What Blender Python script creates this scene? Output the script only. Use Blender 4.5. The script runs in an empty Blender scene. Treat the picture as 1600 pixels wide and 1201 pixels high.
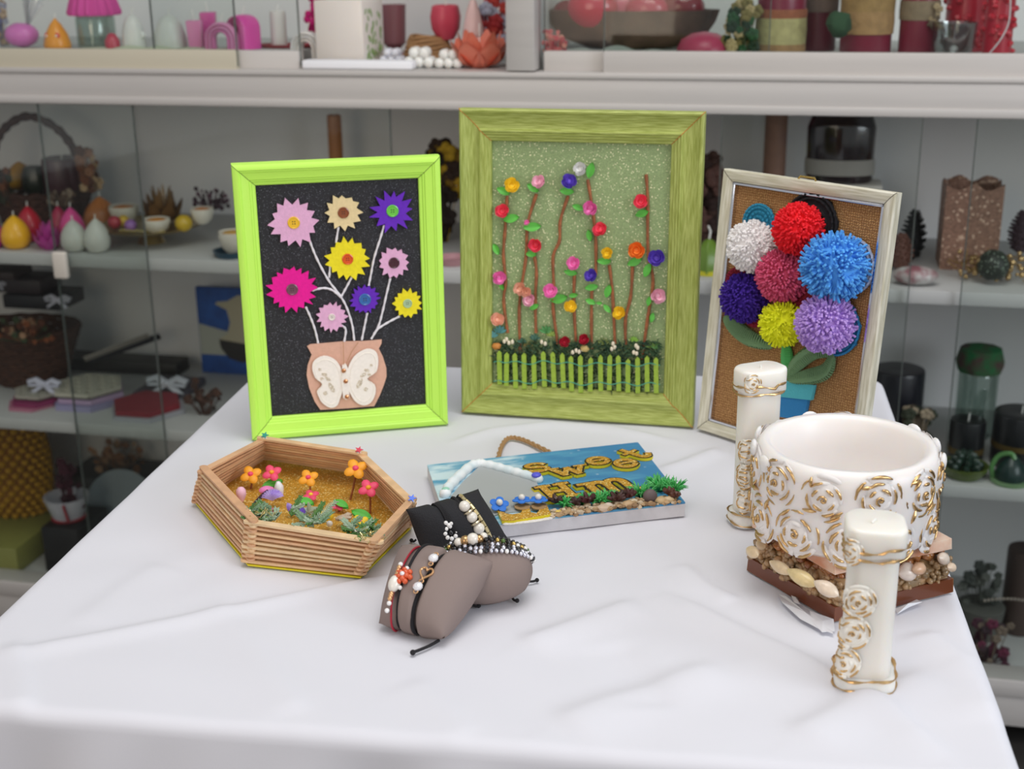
import bpy, bmesh, math, random
from math import pi, sin, cos, radians, sqrt, atan2, exp, hypot
from mathutils import Vector, Matrix
random.seed(7)
scn = bpy.context.scene
COL = scn.collection
V = Vector
Z0 = 0.75                      # height of the table top above the floor
# ------------------------------------------------------------------ camera, world, lights, exposure
FPX, PITCH, ROLL, CAMH = 2099.7, 0.3222, -0.0120, Z0 + 0.55
_f = V((0, cos(PITCH), -sin(PITCH))); _r0 = V((1, 0, 0)); _u0 = V((0, sin(PITCH), cos(PITCH)))
CR = _r0 * cos(ROLL) + _u0 * sin(ROLL); CU = _u0 * cos(ROLL) - _r0 * sin(ROLL); CF = _f
CO = V((0, 0, CAMH))
cam = bpy.data.cameras.new('camera'); camo = bpy.data.objects.new('camera', cam); COL.objects.link(camo)
cam.sensor_width = 36; cam.lens = FPX / 1600 * 36; cam.clip_start = 0.02
camo.matrix_world = Matrix(((CR.x, CU.x, -CF.x, CO.x), (CR.y, CU.y, -CF.y, CO.y), (CR.z, CU.z, -CF.z, CO.z), (0, 0, 0, 1)))
cam.dof.use_dof = True; cam.dof.focus_distance = 1.24; cam.dof.aperture_fstop = 6.8
scn.camera = camo
scn.view_settings.view_transform = 'Standard'; scn.view_settings.look = 'None'
scn.view_settings.gamma = 1; scn.view_settings.use_curve_mapping = False
scn.view_settings.exposure = 0.06
w = bpy.data.worlds.new('room_light'); scn.world = w; w.use_nodes = True
bg = w.node_tree.nodes['Background']; bg.inputs[0].default_value = (0.95, 0.97, 1.0, 1); bg.inputs[1].default_value = 0.44

def area(name, loc, target, sx, sy, power, col):
    l = bpy.data.lights.new(name, 'AREA'); l.shape = 'RECTANGLE'; l.size = sx; l.size_y = sy; l.energy = power; l.color = col
    o = bpy.data.objects.new(name, l); COL.objects.link(o); o.location = loc
    o.rotation_euler = (V(target) - V(loc)).to_track_quat('-Z', 'Y').to_euler(); return o
area('ceiling_light', (0.15, 0.9, 2.75), (0.0, 1.25, 0.75), 1.3, 1.3, 21, (1.0, 0.975, 0.94))
area('window_light', (2.6, -0.9, 1.9), (-0.1, 1.5, 0.8), 1.6, 1.5, 44, (0.88, 0.93, 1.0))
area('door_light', (-1.6, -1.6, 1.7), (-0.1, 1.6, 0.8), 1.2, 1.8, 17, (1.0, 0.80, 0.62))

# ------------------------------------------------------------------ where a thing of the place stands
def ray(px, py): return (CR * ((px - 800) / FPX) - CU * ((py - 600.5) / FPX) + CF)
def proj(P):
    v = V(P) - CO; d = v.dot(CF); return 800 + FPX * v.dot(CR) / d, 600.5 - FPX * v.dot(CU) / d, d
def at(px, py, z=0.0):
    d = ray(px, py); t = (Z0 + z - CO.z) / d.z; return CO + d * t
def above(px, py, P):            # the point over/under P (same distance) seen in that direction
    d = ray(px, py); r = V(P) - CO; t = (r.x * d.x + r.y * d.y) / (d.x ** 2 + d.y ** 2); return CO + d * t
CY = 0.2222; CD = 2.08           # the cabinet: turned by CY, its front CD away
cu = V((cos(CY), -sin(CY), 0)); cn = V((sin(CY), cos(CY), 0))
def cabw(u, v, z): return cu * u + cn * (CD + v) + V((0, 0, Z0 + z))
def cab(px, v, z):               # point of the cabinet at depth v and height z in column px; and metres per pixel there
    py = 400.0
    for _ in range(8):
        d = ray(px, py); P = CO + d * ((CD + v) / d.dot(cn)); u = P.dot(cu)
        py = proj(cabw(u, v, z))[1]
    P = cabw(u, v, z); return P, proj(P)[2] / FPX
TY = 0.1506                      # the table: turned by TY
tu = V((cos(TY), -sin(TY), 0)); tn = V((sin(TY), cos(TY), 0))

# ------------------------------------------------------------------ materials
def srgb(c):
    if isinstance(c, str): c = [int(c[i:i + 2], 16) / 255 for i in (0, 2, 4)]
    return tuple((x / 12.92 if x <= .04045 else ((x + .055) / 1.055) ** 2.4) for x in c) + (1,)
_mc = {}
def mat(name, col='cccccc', rough=.5, metal=0, sss=0, bump=0, bscale=300, var=0, vscale=60, col2=None, spec=None, coat=0, stretch=None, trans=0):
    if name in _mc: return _mc[name]
    m = bpy.data.materials.new(name); _mc[name] = m; m.use_nodes = True
    nt = m.node_tree; b = nt.nodes['Principled BSDF']; L = nt.links.new
    c = srgb(col); b.inputs['Base Color'].default_value = c; b.inputs['Roughness'].default_value = rough; b.inputs['Metallic'].default_value = metal
    if spec is not None: b.inputs['Specular IOR Level'].default_value = spec
    if coat: b.inputs['Coat Weight'].default_value = coat; b.inputs['Coat Roughness'].default_value = .15
    if trans: b.inputs['Transmission Weight'].default_value = trans
    if sss:
        b.inputs['Subsurface Weight'].default_value = sss; b.inputs['Subsurface Radius'].default_value = (1, .8, .6); b.inputs['Subsurface Scale'].default_value = .012
    tc = nt.nodes.new('ShaderNodeTexCoord'); src = tc.outputs['Object']
    if stretch:
        mp = nt.nodes.new('ShaderNodeMapping'); mp.inputs['Scale'].default_value = stretch; L(src, mp.inputs[0]); src = mp.outputs[0]
    if var or col2:
        n = nt.nodes.new('ShaderNodeTexNoise'); n.inputs['Scale'].default_value = vscale; n.inputs['Detail'].default_value = 4; L(src, n.inputs['Vector'])
        r = nt.nodes.new('ShaderNodeValToRGB'); L(n.outputs['Fac'], r.inputs[0])
        c2 = srgb(col2) if col2 else tuple(x * (1 - var) for x in c[:3]) + (1,)
        r.color_ramp.elements[0].position = .38; r.color_ramp.elements[1].position = .64
        r.color_ramp.elements[0].color = c2; r.color_ramp.elements[1].color = c
        L(r.outputs[0], b.inputs['Base Color'])
    if bump:
        n = nt.nodes.new('ShaderNodeTexNoise'); n.inputs['Scale'].default_value = bscale; n.inputs['Detail'].default_value = 3; L(src, n.inputs['Vector'])
        bp = nt.nodes.new('ShaderNodeBump'); bp.inputs['Strength'].default_value = bump; bp.inputs['Distance'].default_value = .001
        L(n.outputs['Fac'], bp.inputs['Height']); L(bp.outputs[0], b.inputs['Normal'])
    return m
def glitter(name, col='808080', fleck='fff6c8', scale=900, amount=.10, rough=.5, metal=.0, vary=.35):
    if name in _mc: return _mc[name]
    m = bpy.data.materials.new(name); _mc[name] = m; m.use_nodes = True
    nt = m.node_tree; b = nt.nodes['Principled BSDF']; L = nt.links.new
    tc = nt.nodes.new('ShaderNodeTexCoord'); vo = nt.nodes.new('ShaderNodeTexVoronoi'); vo.inputs['Scale'].default_value = scale
    L(tc.outputs['Object'], vo.inputs['Vector']); sp = nt.nodes.new('ShaderNodeSeparateColor'); L(vo.outputs['Color'], sp.inputs[0])
    r = nt.nodes.new('ShaderNodeValToRGB'); L(sp.outputs[0], r.inputs[0]); c = srgb(col)
    e = r.color_ramp.elements; e[0].position = 0; e[0].color = tuple(x * (1 - vary) for x in c[:3]) + (1,)
    e[1].position = 1 - amount; e[1].color = tuple(min(1, x * (1 + vary * .5)) for x in c[:3]) + (1,)
    k = e.new(min(.999, 1 - amount + .02)); k.color = srgb(fleck)
    L(r.outputs[0], b.inputs['Base Color']); b.inputs['Roughness'].default_value = rough; b.inputs['Metallic'].default_value = metal
    bp = nt.nodes.new('ShaderNodeBump'); bp.inputs['Strength'].default_value = .6; bp.inputs['Distance'].default_value = .0006
    L(sp.outputs[1], bp.inputs['Height']); L(bp.outputs[0], b.inputs['Normal']); return m
def glass(name, tint='fafcfb', refl=.011, rough=.02):
    if name in _mc: return _mc[name]
    m = bpy.data.materials.new(name); _mc[name] = m; m.use_nodes = True; nt = m.node_tree; nt.nodes.clear(); L = nt.links.new
    o = nt.nodes.new('ShaderNodeOutputMaterial'); mx = nt.nodes.new('ShaderNodeMixShader'); t = nt.nodes.new('ShaderNodeBsdfTransparent'); g = nt.nodes.new('ShaderNodeBsdfGlossy')
    fr = nt.nodes.new('ShaderNodeLayerWeight'); fr.inputs[0].default_value = .18; mt = nt.nodes.new('ShaderNodeMath'); mt.operation = 'MULTIPLY_ADD'; mt.inputs[1].default_value = .3; mt.inputs[2].default_value = refl
    L(fr.outputs['Facing'], mt.inputs[0]); mt.use_clamp = True
    t.inputs[0].default_value = srgb(tint); g.inputs['Roughness'].default_value = rough
    L(mt.outputs[0], mx.inputs[0]); L(t.outputs[0], mx.inputs[1]); L(g.outputs[0], mx.inputs[2]); L(mx.outputs[0], o.inputs[0]); return m

# ------------------------------------------------------------------ mesh builder
class MB:
    def __init__(s): s.v = []; s.f = []
    def add(s, vs, fs):
        b = len(s.v); s.v += [tuple(p) for p in vs]; s.f += [tuple(b + i for i in f) for f in fs]; return s
    def box(s, x0, x1, y0, y1, z0, z1):
        return s.add([(x0, y0, z0), (x1, y0, z0), (x1, y1, z0), (x0, y1, z0), (x0, y0, z1), (x1, y0, z1), (x1, y1, z1), (x0, y1, z1)],
                     [(0, 3, 2, 1), (4, 5, 6, 7), (0, 1, 5, 4), (1, 2, 6, 5), (2, 3, 7, 6), (3, 0, 4, 7)])
    def rbox(s, x0, x1, y0, y1, z0, z1, r=.002, seg=2):
        bm = bmesh.new(); bmesh.ops.create_cube(bm, size=1)
        for v in bm.verts: v.co = V(((x0 + x1) / 2 + v.co.x * (x1 - x0), (y0 + y1) / 2 + v.co.y * (y1 - y0), (z0 + z1) / 2 + v.co.z * (z1 - z0)))
        bmesh.ops.bevel(bm, geom=bm.edges[:] + bm.verts[:], offset=r, segments=seg, affect='EDGES', profile=.5)
        bm.verts.index_update(); s.add([v.co[:] for v in bm.verts], [[v.index for v in f.verts] for f in bm.faces]); bm.free(); return s
    def tube(s, pts, r, n=8, closed=False, flat=1.0):
        pts = [V(p) for p in pts]; N = len(pts); rs = r if isinstance(r, (list, tuple)) else [r] * N
        up = None; vs = []
        for i, p in enumerate(pts):
            if closed: t = pts[(i + 1) % N] - pts[i - 1]
            else: t = pts[min(i + 1, N - 1)] - pts[max(i - 1, 0)]
            if t.length < 1e-9: t = V((0, 0, 1))
            t.normalize()
            if up is None: up = t.orthogonal().normalized()
            else:
                up = up - t * up.dot(t)
                up = up.normalized() if up.length > 1e-6 else t.orthogonal().normalized()
            sd = t.cross(up)
            for k in range(n):
                a = 2 * pi * k / n; vs.append(p + (up * cos(a) + sd * sin(a) * flat) * rs[i])
        fs = []
        for i in range(N if closed else N - 1):
            j = (i + 1) % N
            for k in range(n): fs.append((i * n + k, i * n + (k + 1) % n, j * n + (k + 1) % n, j * n + k))
        if not closed: fs += [tuple(range(n))[::-1], tuple((N - 1) * n + k for k in range(n))]
        return s.add(vs, fs)
    def lathe(s, prof, n=32, c=(0, 0, 0), wob=None, sy=1.0):
        c = V(c); vs = []; fs = []; N = len(prof)
        for (r, z) in prof:
            for k in range(n):
                a = 2 * pi * k / n; rr = r * (wob(a, z) if wob else 1); vs.append(c + V((rr * cos(a), rr * sin(a) * sy, z)))
        for i in range(N - 1):
            for k in range(n): fs.append((i * n + k, i * n + (k + 1) % n, (i + 1) * n + (k + 1) % n, (i + 1) * n + k))
        fs += [tuple(range(n))[::-1], tuple((N - 1) * n + k for k in range(n))]
        return s.add(vs, fs)
    def ball(s, c, r, sc=(1, 1, 1), n=10, m=7, noise=0, R=None):
        c = V(c); vs = [V((0, 0, 1))]
        for i in range(1, m):
            p = pi * i / m
            for k in range(n): a = 2 * pi * k / n; vs.append(V((sin(p) * cos(a), sin(p) * sin(a), cos(p))))
        vs.append(V((0, 0, -1))); o = []
        for q in vs:
            k = r * (1 + random.uniform(-noise, noise)); q = V((q.x * sc[0] * k, q.y * sc[1] * k, q.z * sc[2] * k)); o.append(c + (R @ q if R else q))
        fs = [(0, 1 + k, 1 + (k + 1) % n) for k in range(n)]
        for i in range(m - 2):
            for k in range(n): fs.append((1 + i * n + k, 1 + (i + 1) * n + k, 1 + (i + 1) * n + (k + 1) % n, 1 + i * n + (k + 1) % n))
        e = len(vs) - 1; fs += [(e, e - n + (k + 1) % n, e - n + k) for k in range(n)]
        return s.add(o, fs)
    def prism(s, pts, f0, f1):
        """outline in 2D; f0, f1 map a 2D point to the near and the far face"""
        n = len(pts); A = sum(pts[i][0] * pts[(i + 1) % n][1] - pts[(i + 1) % n][0] * pts[i][1] for i in range(n))
        if A < 0: pts = pts[::-1]
        vs = [f0(*p) for p in pts] + [f1(*p) for p in pts]
        fs = [tuple(range(n)), tuple(range(2 * n - 1, n - 1, -1))] + [(i, i + n, (i + 1) % n + n, (i + 1) % n) for i in range(n)]
        return s.add(vs, fs)
    def surf(s, fn, nu, nv, cu_=False):
        vs = [fn(i / nu, j / nv) for j in range(nv + 1) for i in range(nu + (0 if cu_ else 1))]; W = nu + (0 if cu_ else 1); fs = []
        for j in range(nv):
            for i in range(nu): a = j * W + i; b = j * W + (i + 1) % W; fs.append((a, b, b + W, a + W))
        return s.add(vs, fs)
    def xf(s, M): s.v = [tuple(M @ V(p)) for p in s.v]; return s
    def merge(s, o): return s.add(o.v, o.f)
def mesh(name, mb, m, ang=.7, smooth=True):
    me = bpy.data.meshes.new(name); me.from_pydata(mb.v, [], mb.f); me.materials.append(m)
    if smooth:
        me.polygons.foreach_set('use_smooth', [True] * len(me.polygons))
        me.set_sharp_from_angle(angle=ang)
    me.update(); return me
def fixn(me):
    bm = bmesh.new(); bm.from_mesh(me); bmesh.ops.recalc_face_normals(bm, faces=bm.faces[:]); bm.to_mesh(me); bm.free()
def tag(o, label=None, cat=None, group=None, kind=None):
    if label: o['label'] = label
    if cat: o['category'] = cat
    if group: o['group'] = group
    if kind: o['kind'] = kind
    return o
class T:
    """a thing: an Empty with parts"""
    def __init__(s, name, label, cat, loc, rot=(0, 0, 0), group=None, M=None):
        s.o = bpy.data.objects.new(name, None); COL.objects.link(s.o); s.o.empty_display_size = .02
        if M is None:
            from mathutils import Euler
            s.o.location = loc; s.o.rotation_euler = rot; M = Matrix.Translation(V(loc)) @ Euler(rot).to_matrix().to_4x4()
        else: s.o.matrix_world = M
        s.M = M; s.I = M.inverted(); tag(s.o, label, cat, group)
    def part(s, name, mb, m, parent=None, label=None, ang=.7, world=False, kind=None, smooth=True):
        if world: mb.xf(s.I)
        me = mesh(name, mb, m, ang, smooth); fixn(me)
        o = bpy.data.objects.new(name, me); COL.objects.link(o); o.parent = parent or s.o
        if label: o['label'] = label
        if kind: o['kind'] = kind
        return o
    def loc(s, P): return s.I @ V(P)
    def copy(s, src, parent=None, loc=(0, 0, 0), rot=(0, 0, 0), scale=(1, 1, 1), m=None):
        o = src.copy(); COL.objects.link(o); o.parent = parent or s.o; o.location = loc; o.rotation_euler = rot; o.scale = scale
        return o
def single(name, mb, m, label, cat, origin, group=None, ang=.7, smooth=True):
    """a thing of one mesh, vertices given in the room"""
    mb.xf(Matrix.Translation(-V(origin))); me = mesh(name, mb, m, ang, smooth); fixn(me)
    o = bpy.data.objects.new(name, me); COL.objects.link(o); o.location = origin; return tag(o, label, cat, group)
def struct(name, mb, m, origin=(0, 0, 0)):
    me = mesh(name, mb, m); fixn(me); o = bpy.data.objects.new(name, me); COL.objects.link(o); o['kind'] = 'structure'; return o
def lerp(a, b, t): return a + (b - a) * t
def smooth(pts, k=4):
    """Catmull-Rom through the points"""
    P = [V(p) for p in pts]; o = []
    for i in range(len(P) - 1):
        a = P[max(i - 1, 0)]; b = P[i]; c = P[i + 1]; d = P[min(i + 2, len(P) - 1)]
        for j in range(k):
            t = j / k; o.append(.5 * ((2 * b) + (c - a) * t + (2 * a - 5 * b + 4 * c - d) * t * t + (3 * b - a - 3 * c + d) * t ** 3))
    o.append(P[-1]); return o
def frame_of(n, up=V((0, 0, 1))):
    """rotation whose z axis is n"""
    n = V(n).normalized(); x = up.cross(n)
    x = x.normalized() if x.length > 1e-4 else n.orthogonal().normalized()
    y = n.cross(x); return Matrix(((x.x, y.x, n.x), (x.y, y.y, n.y), (x.z, y.z, n.z)))
def petals(mb, c, R, n, r, w, lift=.3, off=0, cup=.3, thick=.0):
    """a ring of n rounded petals around c; R turns local z to the flower's axis"""
    for k in range(n):
        a = 2 * pi * k / n + off
        def fn(s, t, a=a):
            d = t * r; ww = w * sin(pi * min(.999, (.12 + .88 * t)) ** .8) * (s - .5) * 2 if t < 1 else 0
            z = lift * r * t + cup * r * t * t * 0.5 - abs(s - .5) * 0
            q = V((d * cos(a) - ww * sin(a), d * sin(a) + ww * cos(a), z + (s - .5) ** 2 * w * 1.2)); return c + R @ q
        mb.surf(fn, 4, 5)

# ------------------------------------------------------------------ the room
M_floor = mat('floor_dark_tile', '3c3a38', .35, var=.3, vscale=6)
struct('floor', MB().box(-5, 5, -4, 5, -.05, 0), M_floor)
def wall_fn(x0, x1, z0, z1, v0, v1):
    mb = MB()
    P = [cabw(a, b, c - Z0) for c in (z0, z1) for (a, b) in ((x0, v0), (x1, v0), (x1, v1), (x0, v1))]
    return mb.add(P, [(0, 3, 2, 1), (4, 5, 6, 7), (0, 1, 5, 4), (1, 2, 6, 5), (2, 3, 7, 6), (3, 0, 4, 7)])
struct('wall_back', wall_fn(-3, 3, 0, 2.8, .45, .55), mat('wall_paint', 'c9c8c4', .8, bump=.1, bscale=80))
# ------------------------------------------------------------------ table and tablecloth
TU0, TU1, TN0, TN1 = -.600, .228, .818, 1.705
tmid = tu * ((TU0 + TU1) / 2) + tn * ((TN0 + TN1) / 2)
HX, HY = (TU1 - TU0) / 2, (TN1 - TN0) / 2
Mtab = Matrix.Translation(V((tmid.x, tmid.y, 0))) @ Matrix.Rotation(-TY, 4, 'Z')
t = T('table', 'plain wooden table hidden under the white tablecloth', 'table', None, M=Mtab)
M_tw = mat('table_wood', '8a6a48', .6, var=.3, vscale=20, stretch=(1, 8, 1))
t.part('tabletop', MB().rbox(-HX + .012, HX - .012, -HY + .012, HY - .012, Z0 - .034, Z0 - .004, .006), M_tw)
lg = t.part('leg', MB().rbox(-.02, .02, -.02, .02, 0, Z0 - .034, .003), M_tw)
lg.location = (-HX + .06, -HY + .06, 0)
for a, b in ((1, -1), (-1, 1), (1, 1)): t.copy(lg, loc=(a * (HX - .06), b * (HY - .06), 0))
# cloth: one sheet laid over the top, hanging on every side
creases = []   # (polyline in table coordinates, height, width)
def crease(pts, h, w):
    L = []
    for (x, y) in pts:
        q = Mtab.inverted() @ at(x, y); L.append((q.x, q.y))
    creases.append((L, h * 1.7, w))
crease([(0, 1022), (200, 985), (420, 940), (650, 893)], .0022, .006)
crease([(330, 935), (390, 1000), (440, 1070), (470, 1115)], .0016, .010)
crease([(20, 1000), (35, 1060), (40, 1105)], .0020, .008)
crease([(1030, 925), (1130, 975), (1240, 1025), (1390, 1110), (1480, 1185)], .0030, .009)
crease([(1060, 880), (1100, 915), (1150, 940)], .0020, .007)
crease([(815, 1005), (900, 975), (1000, 940)], .0028, .010)
crease([(870, 1130), (980, 1090), (1130, 1040)], .0030, .014)
crease([(1240, 1150), (1330, 1105), (1460, 1050)], .0028, .012)
crease([(1030, 735), (1075, 720), (1125, 700)], .0022, .007)
crease([(700, 692), (770, 672), (860, 662), (950, 668), (1060, 690)], .0022, .006)
crease([(120, 975), (200, 915), (260, 880)], .0012, .014)
crease([(1440, 985), (1500, 1030), (1560, 1130)], .0030, .012)
crease([(960, 1000), (1010, 1060), (1030, 1110)], -.0016, .014)
crease([(640, 1060), (700, 1110), (730, 1150)], .0012, .012)
def seg_d(x, y, a, b):
    dx, dy = b[0] - a[0], b[1] - a[1]; L = dx * dx + dy * dy; t_ = max(0, min(1, ((x - a[0]) * dx + (y - a[1]) * dy) / L))
    px, py = x - a[0] - t_ * dx, y - a[1] - t_ * dy; s = (dx * py - dy * px); return math.copysign(hypot(px, py), s), t_
def relief(x, y):
    z = 0
    for L, h, wd in creases:
        if x < min(p[0] for p in L) - .06 or x > max(p[0] for p in L) + .06 or y < min(p[1] for p in L) - .06 or y > max(p[1] for p in L) + .06: continue
        best = 9; tt = 0
        for i in range(len(L) - 1):
            d, q = seg_d(x, y, L[i], L[i + 1])
            if abs(d) < abs(best): best = d; tt = (i + q) / (len(L) - 1)
        e = min(1, 8 * tt * (1 - tt) + .15); k = wd if best > 0 else wd * 2.2
        z += h * e * exp(-(best / k) ** 2)
    z += .0007 * sin(x * 31 + 3 * sin(y * 17)) * sin(y * 23 + 2 * sin(x * 13)) - .0005
    return z
RC = .012; DROP = .34
def cloth_pt(a, b):
    """a, b run over the sheet, measured from the middle of the table"""
    ix, iy = HX - RC, HY - RC
    cx, cy_ = max(-ix, min(ix, a)), max(-iy, min(iy, b)); ox, oy = a - cx, b - cy_
    s = max(abs(ox), abs(oy)) * .55 + hypot(ox, oy) * .45
    if s < 1e-6: return V((a, b, Z0 + relief(a, b)))
    l = hypot(ox, oy); dx, dy = ox / l, oy / l
    if s < RC * pi / 2: h = RC * sin(s / RC); dn = RC * (1 - cos(s / RC))
    else:
        h = RC; dn = RC + s - RC * pi / 2
        p = a * 1.0 * abs(dy) + b * abs(dx); g = min(1, (dn - RC) / .12)
        corner = min(abs(ox), abs(oy)) / max(abs(ox), abs(oy))
        h += g * (.010 + .009 * sin(p * 21 + 1.3 * sin(p * 9)) + .006 * sin(p * 47 + dn * 14) + .045 * corner) + .004 * sin(p * 70 + dn * 30) * g
    rr = relief(cx, cy_) * max(0, 1 - s / .03)
    return V((cx + dx * h, cy_ + dy * h, Z0 - dn + rr))
def axis(h, n, d, m):
    e = [h + d * (i / m) for i in range(1, m + 1)]; inn = [-h + 2 * h * i / n for i in range(n + 1)]
    mid = [h + .03 * (i / 6) for i in range(1, 7)]; e = mid + [h + .03 + (d - .03) * i / m for i in range(1, m + 1)]
    return [-q for q in e[::-1]] + inn + e
ax = axis(HX - RC, 190, DROP, 30); ay = axis(HY - RC, 200, DROP, 30)
mb = MB(); W_ = len(ax)
mb.add([cloth_pt(a, b) for b in ay for a in ax], [(j * W_ + i, j * W_ + i + 1, (j + 1) * W_ + i + 1, (j + 1) * W_ + i) for j in range(len(ay) - 1) for i in range(W_ - 1)])
M_cloth = mat('white_tablecloth_cotton', 'dfdfe6', .85, bump=.15, bscale=1500, spec=.2)
me = mesh('tablecloth', mb, M_cloth, 3.2)
o = bpy.data.objects.new('tablecloth', me); COL.objects.link(o); o.matrix_world = Mtab
tag(o, 'creased white tablecloth hanging over the table edges', 'tablecloth')

# ------------------------------------------------------------------ picture frames
class Frame:
    def __init__(s, name, label, x, y, yaw, tilt, W, H):
        s.W, s.H = W, H
        uu = V((cos(yaw), sin(yaw), 0)); nn = V((-sin(yaw), cos(yaw), 0))
        s.up = V((0, 0, 1)) * cos(tilt) + nn * sin(tilt); s.uu = uu; s.n = uu.cross(s.up); b = V((x, y, Z0 + .0014 + .016 * sin(tilt))); yv = -s.n
        M = Matrix(((uu.x, yv.x, s.up.x, b.x), (uu.y, yv.y, s.up.y, b.y), (uu.z, yv.z, s.up.z, b.z), (0, 0, 0, 1)))
        s.t = T(name, label, 'picture frame', None, M=M); s.tilt = tilt
    def q(s, px, py, d=0):
        """point at depth d behind the front face, in the frame's own axes, as (x, z)"""
        r = s.t.I.to_3x3() @ ray(px, py); o = s.t.I @ CO; k = (d - o.y) / r.y; p = o + r * k; return V((p.x, d, p.z))
    def rails(s, prof, mh, mv, ext=0):
        W, H = s.W, s.H; C4 = [(0, 0), (W, 0), (W, H), (0, H)]; D4 = [(1, 1), (-1, 1), (-1, -1), (1, -1)]
        for i in range(4):
            j = (i + 1) % 4; mb = MB(); n = len(prof)
            vs = [V((C4[e][0] + D4[e][0] * t_, y, C4[e][1] + D4[e][1] * t_)) for e in (i, j) for (t_, y) in prof]
            mb.add(vs, [(k, k + n, (k + 1) % n + n, (k + 1) % n) for k in range(n)] + [tuple(range(n)), tuple(range(2 * n - 1, n - 1, -1))])
            s.t.part('frame_rail', mb, mh if i % 2 == 0 else mv, ang=.5)
    def seams(s, prof, m, r=.0005):
        W, H = s.W, s.H
        for (cx, cz), (dx, dz) in zip([(0, 0), (W, 0), (W, H), (0, H)], [(1, 1), (-1, 1), (-1, -1), (1, -1)]):
            s.t.part('mitre_seam', MB().tube([(cx + dx * t_, y - .0001, cz + dz * t_) for t_, y in prof], r, 5), m)
    def back(s, m, inner, d, th=.003):
        return s.t.part('backing_board', MB().box(inner - .004, s.W - inner + .004, d, d + th, inner - .004, s.H - inner + .004), m)
    def strut(s, m, depth):
        W, H = s.W, s.H; a = s.tilt; zb = H * .62
        # leg from the back of the board down to the table
        yb = (zb * sin(a) * 0 + .10) ; zt = 0
        foot = V((W / 2, .085, math.tan(a) * .085 + .004))
        s.t.part('easel_leg', MB().tube([(W / 2, depth + .004, zb), foot + V((0, 0, .004))], .006, 6, flat=.4), m)
# lime frame
P_lime = [(0, .018), (0, .0035), (.0008, .0012), (.003, 0), (.0065, 0), (.0078, .0012), (.0088, .0012), (.0096, .0024), (.014, .0036), (.0175, .0042), (.0185, .0056), (.0200, .0058), (.0210, .0074), (.0235, .0080), (.0245, .0090), (.0245, .014), (.021, .018)]
LF = Frame('lime_picture_frame', 'lime green picture frame with felt button flowers on black glitter', -.2998, 1.4477, .2020, .0141, .2288, .317)
M_lime = mat('lime_paint', 'c6fa62', .42, bump=.05, bscale=400)
LF.rails(P_lime, M_lime, M_lime); LF.seams(P_lime[1:15], mat('dark_seam', '5d7a30', .8), .0003)
LF.back(glitter('black_glitter_sheet', '26262c', '8c8c98', 2000, .035, .6, vary=.45), .0245, .012); LF.strut(mat('frame_back_card', '3a332c', .8), .018)
def Z1(x, y): return 350 + x / 2.555, 230 + y / 2.555
felt = {'pink': 'eab4d8', 'beige': 'ecd6a4', 'violet': '6a2cc0', 'yellow': 'f6e528', 'magenta': 'f2189c'}
def felt_flower(cx, cy, r, n, col, bcol, br, seed):
    rnd = random.Random(seed); c = LF.q(*Z1(cx, cy), d=.0095); k = 1 / 2.555 * 1.445 / FPX * .985; R_ = r * k
    pts = []; N = n * 2
    for i in range(N):
        a = 2 * pi * i / N + rnd.uniform(-.06, .06); rr = R_ * (rnd.uniform(.90, 1.06) if i % 2 == 0 else rnd.uniform(.70, .80))
        if col == 'violet' and r > 80: rr = R_ * (rnd.uniform(.9, 1.1) if i % 2 == 0 else rnd.uniform(.58, .70))
        pts.append((c.x + rr * cos(a), c.z + rr * sin(a)))
    f = LF.t.part('felt_flower', MB().prism(pts, lambda x, z: V((x, .0088 - .0015 * hypot(x - c.x, z - c.z) / R_, z)), lambda x, z: V((x, .0106, z))), mat('felt_' + col, felt[col], .95, bump=.5, bscale=900, var=.08, vscale=300), label=f'{col} zigzag felt flower')
    br *= k; mb = MB().lathe([(br * .2, -.0004), (br, 0), (br * 1.02, .001), (br * .98, .0019), (br * .86, .0022), (br * .78, .0016), (br * .2, .0015)], 20)
    b = LF.t.part('button', mb.xf(Matrix.Translation((c.x, .0087, c.z)) @ Matrix.Rotation(pi / 2, 4, 'X')), mat('button_' + bcol, bcol, .25, coat=.5), parent=f)
    h = MB()
    for a in (pi / 4, 3 * pi / 4, 5 * pi / 4, 7 * pi / 4): h.ball((c.x + br * .26 * cos(a), .0072, c.z + br * .26 * sin(a)), br * .11, (1, .3, 1), 6, 4)
    LF.t.part('thread_hole', h, mat('button_hole', '3a2a20', .8), parent=f)
for i, a in enumerate([(278, 300, 103, 14, 'pink', 'eebd2c', 26), (476, 260, 80, 12, 'beige', '8a4a28', 24), (672, 253, 93, 13, 'violet', '6cc848', 26), (493, 445, 95, 15, 'yellow', 'e0561c', 24),
                       (678, 460, 70, 13, 'pink', '4a2430', 24), (272, 566, 105, 17, 'magenta', '74485a', 25), (562, 606, 66, 16, 'violet', '3a6cae', 26), (732, 622, 67, 14, 'yellow', 'a8c49a', 20), (430, 676, 67, 15, 'pink', 'eae0da', 15)]):
    felt_flower(*a, seed=i)
M_yarn = mat('white_yarn', 'ece8ee', .9, bump=.5, bscale=700)
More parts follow.
